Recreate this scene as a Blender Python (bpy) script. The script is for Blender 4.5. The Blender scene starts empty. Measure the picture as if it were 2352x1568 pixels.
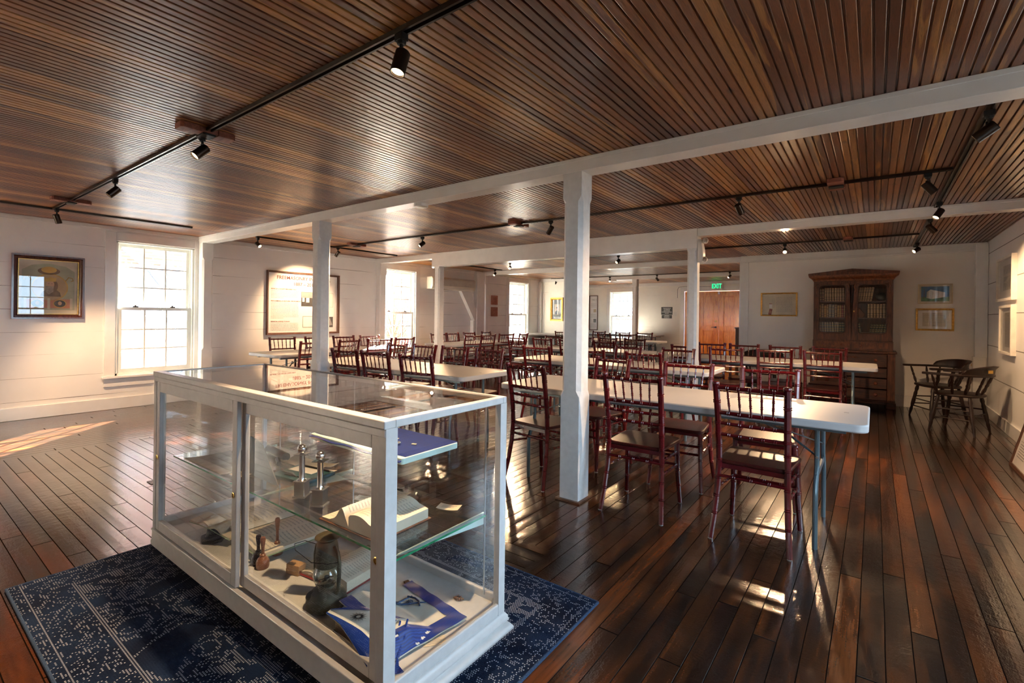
import bpy, bmesh, math, random
from mathutils import Vector, Matrix
PI = math.pi
R_ = math.radians
random.seed(7)
sc = bpy.context.scene
col = sc.collection

# ---------------------------------------------------------------- camera
CAM_H = 1.29
TH = math.atan(834 / 1117)
cam_d = bpy.data.cameras.new('camera')
cam = bpy.data.objects.new('camera', cam_d)
col.objects.link(cam)
cam_d.sensor_width = 36.0
cam_d.lens = 36.0 * 1117 / 2352
cam_d.shift_y = -59.4 / 2352
cam_d.clip_start = 0.05
cam.matrix_world = (Matrix.Translation((0, 0, CAM_H)) @ Matrix.Rotation(TH, 4, 'Z')
                    @ Matrix.Rotation(PI / 2, 4, 'X') @ Matrix.Rotation(0.0124, 4, 'Z'))
sc.camera = cam

# ---------------------------------------------------------------- colour management, world, sun
vs = sc.view_settings
vs.view_transform = 'Standard'
vs.look = 'None'
vs.gamma = 1
vs.use_curve_mapping = False
vs.exposure = 2.42
sc.cycles.use_denoising = True
sc.cycles.max_bounces = 9
sc.cycles.diffuse_bounces = 5
sc.cycles.glossy_bounces = 4
sc.cycles.transmission_bounces = 6
sc.cycles.transparent_max_bounces = 24
sc.cycles.caustics_reflective = False
sc.cycles.caustics_refractive = False
sc.cycles.sample_clamp_indirect = 6.0
SKY_W, SKY_E = 0.55, 3.6
w = bpy.data.worlds.new('world')
sc.world = w
w.use_nodes = True
wn = w.node_tree.nodes
wl = w.node_tree.links
# hazy bright sky: warm white haze on the sun's side (west), clear blue and brighter overhead light from the east
bg = wn['Background']
tcw = wn.new('ShaderNodeTexCoord')
spw = wn.new('ShaderNodeSeparateXYZ')
wl.new(tcw.outputs['Generated'], spw.inputs[0])
mrw = wn.new('ShaderNodeMapRange')
mrw.inputs['From Min'].default_value = -0.25
mrw.inputs['From Max'].default_value = 0.45
wl.new(spw.outputs['X'], mrw.inputs['Value'])
mxw = wn.new('ShaderNodeMix')
mxw.data_type = 'RGBA'
mxw.inputs[6].default_value = (1.0 * SKY_W, 0.97 * SKY_W, 0.93 * SKY_W, 1)
mxw.inputs[7].default_value = (0.60 * SKY_E, 0.80 * SKY_E, 1.0 * SKY_E, 1)
wl.new(mrw.outputs[0], mxw.inputs[0])
wl.new(mxw.outputs[2], bg.inputs['Color'])
bg.inputs['Strength'].default_value = 1.0

sun_d = bpy.data.lights.new('sun', 'SUN')
sun = bpy.data.objects.new('sun', sun_d)
col.objects.link(sun)
sun_d.energy = 70.0
sun_d.color = (1.0, 0.86, 0.68)
sun_d.angle = R_(0.6)
sun.rotation_euler = Vector((-0.86, 0.9, 0.5)).to_track_quat('Z', 'Y').to_euler()


def portal(loc, rot, sx, sy):
    d = bpy.data.lights.new('window_portal', 'AREA')
    d.shape = 'RECTANGLE'
    d.size = sx
    d.size_y = sy
    d.cycles.is_portal = True
    o = bpy.data.objects.new('window_portal', d)
    o.location = loc
    o.rotation_euler = rot
    col.objects.link(o)


# ---------------------------------------------------------------- material helpers
def new_mat(name):
    m = bpy.data.materials.new(name)
    m.use_nodes = True
    nt = m.node_tree
    b = nt.nodes['Principled BSDF']
    return m, nt, b


def N(nt, t, **kw):
    n = nt.nodes.new(t)
    for k, v in kw.items():
        if k in ('operation', 'blend_type', 'data_type', 'noise_dimensions', 'feature', 'wave_type', 'bands_direction', 'voronoi_dimensions', 'distance'):
            setattr(n, k, v)
        else:
            n.inputs[k].default_value = v
    return n


def ramp(nt, fac, stops):
    r = nt.nodes.new('ShaderNodeValToRGB')
    e = r.color_ramp.elements
    while len(e) > len(stops):
        e.remove(e[-1])
    while len(e) < len(stops):
        e.new(0.5)
    for q, (p, c) in zip(e, stops):
        q.position = p
        q.color = (c[0], c[1], c[2], 1)
    nt.links.new(fac, r.inputs['Fac'])
    return r.outputs['Color']


def math_n(nt, op, a, b=None, c=None):
    n = nt.nodes.new('ShaderNodeMath')
    n.operation = op
    for i, v in enumerate((a, b, c)):
        if v is None:
            continue
        if isinstance(v, (int, float)):
            n.inputs[i].default_value = v
        else:
            nt.links.new(v, n.inputs[i])
    return n.outputs[0]


def mixc(nt, f, a, b, bt='MIX'):
    n = nt.nodes.new('ShaderNodeMix')
    n.data_type = 'RGBA'
    n.blend_type = bt
    for i, v in ((0, f), (6, a), (7, b)):
        if isinstance(v, (int, float)):
            n.inputs[i].default_value = v
        elif isinstance(v, tuple):
            n.inputs[i].default_value = (v[0], v[1], v[2], 1)
        else:
            nt.links.new(v, n.inputs[i])
    return n.outputs[2]


def setc(nt, b, v):
    if isinstance(v, tuple):
        b.inputs['Base Color'].default_value = (v[0], v[1], v[2], 1)
    else:
        nt.links.new(v, b.inputs['Base Color'])


def bump(nt, b, h, strength=0.3, dist=0.01):
    n = nt.nodes.new('ShaderNodeBump')
    n.inputs['Strength'].default_value = strength
    n.inputs['Distance'].default_value = dist
    nt.links.new(h, n.inputs['Height'])
    nt.links.new(n.outputs['Normal'], b.inputs['Normal'])


def simple(name, c, rough=0.5, metal=0.0, coat=0.0, vary=0.08, scale=12.0, bmp=0.0, spec=0.5):
    m, nt, b = new_mat(name)
    tc = nt.nodes.new('ShaderNodeTexCoord')
    ns = N(nt, 'ShaderNodeTexNoise', Scale=scale, Detail=4.0)
    nt.links.new(tc.outputs['Object'], ns.inputs['Vector'])
    lo = tuple(x * (1 - vary) for x in c)
    hi = tuple(min(1, x * (1 + vary)) for x in c)
    setc(nt, b, ramp(nt, ns.outputs['Fac'], [(0.3, lo), (0.7, hi)]))
    b.inputs['Roughness'].default_value = rough
    b.inputs['Metallic'].default_value = metal
    b.inputs['Coat Weight'].default_value = coat
    b.inputs['Coat Roughness'].default_value = 0.08
    b.inputs['Specular IOR Level'].default_value = spec
    if bmp:
        bump(nt, b, ns.outputs['Fac'], bmp, 0.004)
    return m


def glass_mat(name, tint=(1, 1, 1), ior=1.45, extra=0.0):
    m = bpy.data.materials.new(name)
    m.use_nodes = True
    nt = m.node_tree
    nt.nodes.remove(nt.nodes['Principled BSDF'])
    out = nt.nodes['Material Output']
    tr = N(nt, 'ShaderNodeBsdfTransparent')
    tr.inputs['Color'].default_value = (*tint, 1)
    gl = N(nt, 'ShaderNodeBsdfGlossy', Roughness=0.005)
    fr = N(nt, 'ShaderNodeFresnel', IOR=ior)
    gm = nt.nodes.new('ShaderNodeNewGeometry')
    # a thin sheet: the same reflectance from both sides
    nt.links.new(math_n(nt, 'MULTIPLY_ADD', gm.outputs['Backfacing'], 1.0 / ior - ior, ior), fr.inputs['IOR'])
    mx = nt.nodes.new('ShaderNodeMixShader')
    # two surfaces of one sheet: 2F / (1 + F)
    f = math_n(nt, 'DIVIDE', math_n(nt, 'MULTIPLY', fr.outputs[0], 2.0), math_n(nt, 'ADD', fr.outputs[0], 1.0))
    f = math_n(nt, 'ADD', f, extra)
    nt.links.new(f, mx.inputs[0])
    nt.links.new(tr.outputs[0], mx.inputs[1])
    nt.links.new(gl.outputs[0], mx.inputs[2])
    nt.links.new(mx.outputs[0], out.inputs['Surface'])
    return m


def emit(name, c, s):
    m, nt, b = new_mat(name)
    setc(nt, b, c)
    b.inputs['Emission Color'].default_value = (*c, 1)
    b.inputs['Emission Strength'].default_value = s
    return m


def wood(name, dark, mid, light, axis='Z', scale=6.0, rough=0.3, coat=0.4, stretch=8.0):
    m, nt, b = new_mat(name)
    tc = nt.nodes.new('ShaderNodeTexCoord')
    mp = nt.nodes.new('ShaderNodeMapping')
    s = [stretch, stretch, stretch]
    s['XYZ'.index(axis)] = 1.0
    mp.inputs['Scale'].default_value = s
    nt.links.new(tc.outputs['Object'], mp.inputs['Vector'])
    ns = N(nt, 'ShaderNodeTexNoise', Scale=scale, Detail=6.0, Distortion=1.2)
    nt.links.new(mp.outputs[0], ns.inputs['Vector'])
    setc(nt, b, ramp(nt, ns.outputs['Fac'], [(0.3, dark), (0.5, mid), (0.72, light)]))
    b.inputs['Roughness'].default_value = rough
    b.inputs['Coat Weight'].default_value = coat
    b.inputs['Coat Roughness'].default_value = 0.12
    bump(nt, b, ns.outputs['Fac'], 0.08, 0.003)
    return m


def paint_wall(name, axis, pitch, crack=0.5, base=(0.82, 0.81, 0.79), off=0.0, line=0.012):
    """white painted boards: thin irregular open joints between the wide horizontal boards"""
    m, nt, b = new_mat(name)
    g = nt.nodes.new('ShaderNodeNewGeometry')
    sp = nt.nodes.new('ShaderNodeSeparateXYZ')
    nt.links.new(g.outputs['Position'], sp.inputs[0])
    zc = sp.outputs['Z']
    ac = sp.outputs['XY'.index(axis)]
    cm = nt.nodes.new('ShaderNodeCombineXYZ')
    nt.links.new(ac, cm.inputs[0])
    ns = N(nt, 'ShaderNodeTexNoise', Scale=0.5, Detail=3.0)
    nt.links.new(g.outputs['Position'], ns.inputs['Vector'])
    zz = math_n(nt, 'MULTIPLY_ADD', ns.outputs['Fac'], 0.03, zc)
    u = math_n(nt, 'DIVIDE', math_n(nt, 'ADD', zz, off), pitch)
    fr = math_n(nt, 'FRACT', u)
    idx = math_n(nt, 'FLOOR', u)
    d = math_n(nt, 'ABSOLUTE', math_n(nt, 'SUBTRACT', fr, 0.5))
    nt.links.new(math_n(nt, 'MULTIPLY', idx, 3.7), cm.inputs[1])
    n2 = N(nt, 'ShaderNodeTexNoise', Scale=0.9, Detail=3.0)
    nt.links.new(cm.outputs[0], n2.inputs['Vector'])
    width = math_n(nt, 'MULTIPLY', math_n(nt, 'SUBTRACT', n2.outputs['Fac'], 0.62 - crack * 0.4), line * 1.2)
    width = math_n(nt, 'MINIMUM', math_n(nt, 'MAXIMUM', math_n(nt, 'MULTIPLY', width, 6.0), 0.0), line)
    mask = math_n(nt, 'GREATER_THAN', d, math_n(nt, 'SUBTRACT', 0.5, width))
    n3 = N(nt, 'ShaderNodeTexNoise', Scale=3.0, Detail=6.0)
    nt.links.new(g.outputs['Position'], n3.inputs['Vector'])
    lo = tuple(x * 0.95 for x in base)
    cc = ramp(nt, n3.outputs['Fac'], [(0.35, lo), (0.65, base)])
    setc(nt, b, mixc(nt, mask, cc, (0.10, 0.085, 0.07)))
    b.inputs['Roughness'].default_value = 0.42
    hgt = math_n(nt, 'ADD', math_n(nt, 'MULTIPLY', n3.outputs['Fac'], 0.15), math_n(nt, 'SUBTRACT', 1.0, mask))
    bump(nt, b, hgt, 0.35, 0.004)
    return m


M = {}
M['wall_left'] = paint_wall('painted_boards', 'Y', 0.272, 0.36, off=0.05)
M['wall_far'] = paint_wall('painted_boards_far', 'X', 0.25, 0.2, base=(0.8, 0.785, 0.73))
M['wall_right'] = paint_wall('painted_boards_gapped', 'Y', 0.415, 1.35, off=0.26, line=0.011)
M['wall_plain'] = simple('painted_plaster', (0.8, 0.78, 0.75), 0.5, vary=0.03, scale=2.5, bmp=0.1)
M['trim'] = simple('white_trim_paint', (0.76, 0.76, 0.75), 0.22, vary=0.03, scale=9, bmp=0.12)
M['trim_old'] = simple('old_white_paint', (0.66, 0.67, 0.67), 0.25, vary=0.05, scale=26, bmp=0.5)
M['sash'] = simple('white_sash_paint', (0.76, 0.78, 0.75), 0.3, vary=0.03)
M['glass'] = glass_mat('window_glass', (0.97, 0.985, 0.98))
M['case_glass'] = glass_mat('display_glass', (0.93, 0.95, 0.95), 1.5)
M['case_top_glass'] = glass_mat('display_top_glass', (0.93, 0.96, 0.95), 1.6, 0.03)
M['green_edge'] = simple('green_glass_edge', (0.02, 0.22, 0.1), 0.15, vary=0.3, scale=30, spec=0.8)
M['lantern_glass'] = glass_mat('lantern_glass', (0.72, 0.76, 0.7), 1.5, 0.05)
M['picture_glass'] = glass_mat('picture_glass', (1, 1, 1), 1.45)
M['black_metal'] = simple('black_metal', (0.012, 0.011, 0.011), 0.55, 0.0, spec=0.2)
M['bronze'] = simple('dark_bronze', (0.035, 0.024, 0.018), 0.28, 0.75)
M['redwood'] = wood('reddish_block_wood', (0.13, 0.035, 0.02), (0.2, 0.06, 0.035), (0.27, 0.09, 0.05), 'Y', 8, 0.6, 0.0)
M['lens_on'] = emit('lamp_lens', (1.0, 0.74, 0.44), 1.2)
M['mahogany'] = simple('mahogany_lacquer', (0.075, 0.004, 0.006), 0.2, 0, 0.35, 0.3, 9)
M['mahogany_seat'] = wood('mahogany_seat_lacquer', (0.022, 0.004, 0.004), (0.042, 0.006, 0.005), (0.065, 0.009, 0.007), 'Y', 9, 0.32, 0.1)
M['mahogany_seat'].node_tree.nodes['Principled BSDF'].inputs['Specular IOR Level'].default_value = 0.22
M['nylon'] = simple('clear_glide', (0.2, 0.19, 0.18), 0.4)
M['table_top'] = simple('table_plastic', (0.40, 0.395, 0.395), 0.42, vary=0.03, scale=3, bmp=0.05)
M['grey_steel'] = simple('grey_painted_steel', (0.09, 0.13, 0.15), 0.28, 0.3)
M['zinc'] = simple('zinc_bolt', (0.5, 0.5, 0.48), 0.25, 0.9)
M['espresso'] = wood('dark_stained_wood', (0.010, 0.005, 0.004), (0.018, 0.008, 0.006), (0.03, 0.014, 0.010), 'Z', 7, 0.38, 0.0)
M['espresso'].node_tree.nodes['Principled BSDF'].inputs['Specular IOR Level'].default_value = 0.3
M['walnut'] = wood('walnut', (0.035, 0.01, 0.005), (0.085, 0.026, 0.011), (0.15, 0.045, 0.016), 'Z', 5, 0.4, 0.12, 6)
M['walnut_dark'] = wood('walnut_dark', (0.02, 0.006, 0.003), (0.055, 0.016, 0.008), (0.1, 0.028, 0.011), 'X', 6, 0.4, 0.12, 5)
M['burl'] = wood('walnut_burl', (0.06, 0.015, 0.006), (0.13, 0.038, 0.013), (0.22, 0.068, 0.02), 'Z', 12, 0.35, 0.2, 2)
M['knob'] = simple('wooden_knob', (0.16, 0.05, 0.025), 0.2, 0, 0.6)
M['brass'] = simple('brass', (0.6, 0.38, 0.1), 0.3, 0.9)
M['gold'] = simple('gilt', (0.55, 0.31, 0.07), 0.33, 0.7, vary=0.25, scale=40, bmp=0.2)
M['gold_pale'] = simple('pale_gilt', (0.55, 0.46, 0.3), 0.3, 0.6)
M['white_frame'] = simple('white_frame', (0.8, 0.76, 0.68), 0.4)
M['picture_wood'] = wood('dark_red_frame_wood', (0.05, 0.014, 0.009), (0.085, 0.025, 0.015), (0.13, 0.04, 0.022), 'Z', 8, 0.25, 0.5)
M['board_wood'] = wood('brown_frame_wood', (0.07, 0.03, 0.02), (0.12, 0.055, 0.035), (0.17, 0.085, 0.055), 'Z', 9, 0.4, 0.2)
M['paper'] = simple('white_paper', (0.72, 0.70, 0.70), 0.45, vary=0.02)
M['mat_white'] = simple('white_mat', (0.75, 0.72, 0.68), 0.7, vary=0.02)
M['mat_grey'] = simple('grey_mat', (0.2, 0.22, 0.21), 0.7)
M['ink'] = simple('grey_ink', (0.28, 0.27, 0.28), 0.6)
M['ink_dark'] = simple('dark_ink', (0.05, 0.05, 0.055), 0.6)
M['ink_red'] = simple('maroon_ink', (0.16, 0.035, 0.03), 0.6)
M['parch'] = simple('old_paper', (0.55, 0.49, 0.38), 0.6, vary=0.15, scale=6)
M['parch_dark'] = simple('browned_paper', (0.42, 0.3, 0.17), 0.6, vary=0.2, scale=5)
M['door'] = wood('orange_fir', (0.45, 0.11, 0.006), (0.6, 0.17, 0.01), (0.72, 0.24, 0.02), 'Z', 3, 0.25, 0.5, 6)
M['terracotta'] = simple('terracotta', (0.32, 0.12, 0.07), 0.55, vary=0.2, scale=25)
M['plastic_white'] = simple('white_plastic', (0.72, 0.71, 0.67), 0.35, vary=0.02)
M['plastic_cream'] = simple('cream_plastic', (0.6, 0.57, 0.48), 0.4, vary=0.02)
M['exit_green'] = emit('exit_letters', (0.0, 0.75, 0.22), 0.4)
M['black_sign'] = simple('black_sign', (0.02, 0.02, 0.022), 0.4)
M['white_ink'] = simple('white_ink', (0.75, 0.75, 0.75), 0.5)
M['felt'] = simple('blue_felt', (0.004, 0.02, 0.15), 0.95, vary=0.15, scale=60, bmp=0.3)
M['blue_moire'] = None
M['satin'] = simple('aged_white_satin', (0.55, 0.55, 0.5), 0.4, vary=0.12, scale=10, bmp=0.5)
M['silver'] = simple('silver', (0.6, 0.61, 0.62), 0.16, 1.0)
M['silver_dull'] = simple('brushed_silver', (0.48, 0.5, 0.52), 0.32, 1.0)
M['rust'] = simple('rusted_olive_metal', (0.07, 0.06, 0.035), 0.6, 0.4, vary=0.6, scale=14, bmp=0.5)
M['wood_gavel'] = simple('turned_gavel_wood', (0.2, 0.075, 0.035), 0.3, 0, 0.4, 0.3, 20)
M['wood_pale'] = simple('pale_block_wood', (0.42, 0.24, 0.11), 0.5, vary=0.2, scale=20)
M['leather_black'] = simple('black_leather', (0.012, 0.012, 0.014), 0.4, vary=0.4, scale=60, bmp=0.3)
M['leather_brown'] = simple('brown_leather', (0.11, 0.045, 0.022), 0.45, vary=0.3, scale=30)
M['leather_red'] = simple('red_leather', (0.2, 0.02, 0.02), 0.45)
M['page'] = simple('book_pages', (0.62, 0.58, 0.48), 0.6, vary=0.06, scale=8)
M['page_gold'] = simple('gilt_page_edges', (0.3, 0.2, 0.07), 0.45, 0.2, vary=0.3, scale=30)
M['green_board'] = simple('green_cloth_cover', (0.2, 0.27, 0.17), 0.6)
M['teal'] = simple('teal_case', (0.02, 0.07, 0.08), 0.4, vary=0.3)
M['marble'] = simple('grey_leather_apron', (0.05, 0.055, 0.055), 0.5, vary=0.7, scale=7)
M['linen'] = simple('yellowed_linen', (0.4, 0.38, 0.32), 0.6, vary=0.2, scale=16, bmp=0.4)
M['card'] = simple('caption_card', (0.6, 0.52, 0.4), 0.6, vary=0.03)
M['card_white'] = simple('white_card', (0.6, 0.6, 0.56), 0.6, vary=0.03)
M['case_paint'] = simple('chipped_white_paint', (0.54, 0.535, 0.53), 0.3, vary=0.05, scale=30, bmp=0.35)
M['rubber'] = simple('black_rubber', (0.01, 0.01, 0.01), 0.5)
M['mint'] = simple('pale_mint_paint', (0.55, 0.72, 0.68), 0.4)
M['ink_faint'] = simple('faint_print', (0.42, 0.4, 0.36), 0.6)
M['brick'] = None


def brick_mat():
    m, nt, b = new_mat('red_brick')
    tc = nt.nodes.new('ShaderNodeTexCoord')
    mp = nt.nodes.new('ShaderNodeMapping')
    mp.inputs['Rotation'].default_value = (PI / 2, 0, PI / 2)
    nt.links.new(tc.outputs['Object'], mp.inputs['Vector'])
    sp = nt.nodes.new('ShaderNodeSeparateXYZ')
    nt.links.new(tc.outputs['Object'], sp.inputs[0])
    cm = nt.nodes.new('ShaderNodeCombineXYZ')
    nt.links.new(sp.outputs['Y'], cm.inputs[0])
    nt.links.new(sp.outputs['Z'], cm.inputs[1])
    bk = nt.nodes.new('ShaderNodeTexBrick')
    bk.inputs['Color1'].default_value = (0.2, 0.055, 0.035, 1)
    bk.inputs['Color2'].default_value = (0.26, 0.085, 0.055, 1)
    bk.inputs['Mortar'].default_value = (0.3, 0.26, 0.24, 1)
    bk.inputs['Scale'].default_value = 1.0
    bk.inputs['Brick Width'].default_value = 0.24
    bk.inputs['Row Height'].default_value = 0.08
    bk.inputs['Mortar Size'].default_value = 0.012
    nt.links.new(cm.outputs[0], bk.inputs['Vector'])
    nt.links.new(bk.outputs['Color'], b.inputs['Base Color'])
    b.inputs['Roughness'].default_value = 0.8
    return m


M['brick'] = brick_mat()
M['roof_metal'] = simple('pale_metal_roof', (0.27, 0.275, 0.3), 0.6, 0.0, vary=0.1)
M['ground'] = simple('pale_paving', (0.055, 0.054, 0.052), 0.8, vary=0.1, scale=1)
M['leaf_red'] = simple('red_leaves', (0.55, 0.13, 0.07), 0.6, vary=0.4)
M['bark'] = simple('bark', (0.16, 0.1, 0.07), 0.8)
M['van_white'] = simple('white_van_paint', (0.33, 0.34, 0.36), 0.4)
M['red_letter'] = simple('red_lettering', (0.7, 0.06, 0.04), 0.4)
M['blue_letter'] = simple('blue_lettering', (0.25, 0.4, 0.65), 0.4)


def moire():
    m, nt, b = new_mat('blue_moire_ribbon')
    tc = nt.nodes.new('ShaderNodeTexCoord')
    wv = N(nt, 'ShaderNodeTexWave', Scale=55.0, Distortion=7.0, Detail=2.0)
    wv.inputs['Detail Scale'].default_value = 0.4
    nt.links.new(tc.outputs['Object'], wv.inputs['Vector'])
    setc(nt, b, ramp(nt, wv.outputs['Fac'], [(0.2, (0.004, 0.02, 0.16)), (0.8, (0.008, 0.045, 0.28))]))
    b.inputs['Roughness'].default_value = 0.35
    b.inputs['Specular IOR Level'].default_value = 0.3
    return m


M['blue_moire'] = moire()


def ceiling_mat():
    m, nt, b = new_mat('varnished_redwood_boards')
    g = nt.nodes.new('ShaderNodeNewGeometry')
    sp = nt.nodes.new('ShaderNodeSeparateXYZ')
    nt.links.new(g.outputs['Position'], sp.inputs[0])
    X, Y = sp.outputs['X'], sp.outputs['Y']
    bi = math_n(nt, 'FLOOR', math_n(nt, 'DIVIDE', math_n(nt, 'ADD', X, 20.0), 0.0854))
    # random board ends
    wn1 = N(nt, 'ShaderNodeTexWhiteNoise', noise_dimensions='1D')
    nt.links.new(bi, wn1.inputs['W'])
    seg = math_n(nt, 'FLOOR', math_n(nt, 'ADD', math_n(nt, 'DIVIDE', Y, 3.18), math_n(nt, 'MULTIPLY', wn1.outputs['Value'], 0.0)))
    key = math_n(nt, 'ADD', bi, math_n(nt, 'MULTIPLY', seg, 37.3))
    wn2 = N(nt, 'ShaderNodeTexWhiteNoise', noise_dimensions='1D')
    nt.links.new(key, wn2.inputs['W'])
    wn3 = N(nt, 'ShaderNodeTexWhiteNoise', noise_dimensions='1D')
    nt.links.new(math_n(nt, 'ADD', key, 511.7), wn3.inputs['W'])
    # grain: stretched noise, shifted per board
    cm = nt.nodes.new('ShaderNodeCombineXYZ')
    nt.links.new(math_n(nt, 'MULTIPLY', X, 26.0), cm.inputs[0])
    nt.links.new(math_n(nt, 'MULTIPLY', Y, 1.3), cm.inputs[1])
    nt.links.new(math_n(nt, 'MULTIPLY', wn2.outputs['Value'], 60.0), cm.inputs[2])
    ns = N(nt, 'ShaderNodeTexNoise', Scale=1.0, Detail=6.0, Distortion=1.0)
    nt.links.new(cm.outputs[0], ns.inputs['Vector'])
    wv = N(nt, 'ShaderNodeTexNoise', Scale=5.5, Detail=3.0, Distortion=3.0)
    nt.links.new(cm.outputs[0], wv.inputs['Vector'])
    base = ramp(nt, wn2.outputs['Value'], [(0.0, (0.085, 0.024, 0.012)), (0.3, (0.14, 0.042, 0.017)), (0.6, (0.2, 0.064, 0.022)),
                                            (0.8, (0.25, 0.095, 0.032)), (0.93, (0.36, 0.155, 0.045)), (1.0, (0.5, 0.24, 0.07))])
    # sapwood streaks
    sap = ramp(nt, ns.outputs['Fac'], [(0.52, (0, 0, 0)), (0.60, (1, 1, 1))])
    sapm = math_n(nt, 'MULTIPLY', sap, math_n(nt, 'GREATER_THAN', wn3.outputs['Value'], 0.62))
    c = mixc(nt, math_n(nt, 'MULTIPLY', sapm, 0.75), base, (0.44, 0.2, 0.055))
    gr = ramp(nt, wv.outputs['Fac'], [(0.3, (0.62, 0.6, 0.58)), (0.5, (0.95, 0.95, 0.95)), (0.7, (1.15, 1.1, 1.05))])
    c = mixc(nt, 1.0, c, gr, 'MULTIPLY')
    # knots
    cm2 = nt.nodes.new('ShaderNodeCombineXYZ')
    nt.links.new(math_n(nt, 'MULTIPLY', X, 7.5), cm2.inputs[0])
    nt.links.new(math_n(nt, 'MULTIPLY', Y, 3.1), cm2.inputs[1])
    vo = N(nt, 'ShaderNodeTexVoronoi', Scale=1.0)
    nt.links.new(cm2.outputs[0], vo.inputs['Vector'])
    kn = ramp(nt, vo.outputs['Distance'], [(0.05, (1, 1, 1)), (0.15, (0, 0, 0))])
    csep = nt.nodes.new('ShaderNodeSeparateColor')
    nt.links.new(vo.outputs['Color'], csep.inputs[0])
    knm = math_n(nt, 'MULTIPLY', kn, math_n(nt, 'GREATER_THAN', csep.outputs[0], 0.72))
    c = mixc(nt, math_n(nt, 'MULTIPLY', knm, 0.85), c, (0.03, 0.012, 0.008))
    setc(nt, b, c)
    b.inputs['Roughness'].default_value = 0.33
    b.inputs['Coat Weight'].default_value = 0.25
    b.inputs['Coat Roughness'].default_value = 0.24
    bump(nt, b, math_n(nt, 'ADD', wv.outputs['Fac'], math_n(nt, 'MULTIPLY', knm, 2.0)), 0.15, 0.004)
    return m


M['ceiling'] = ceiling_mat()


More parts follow.
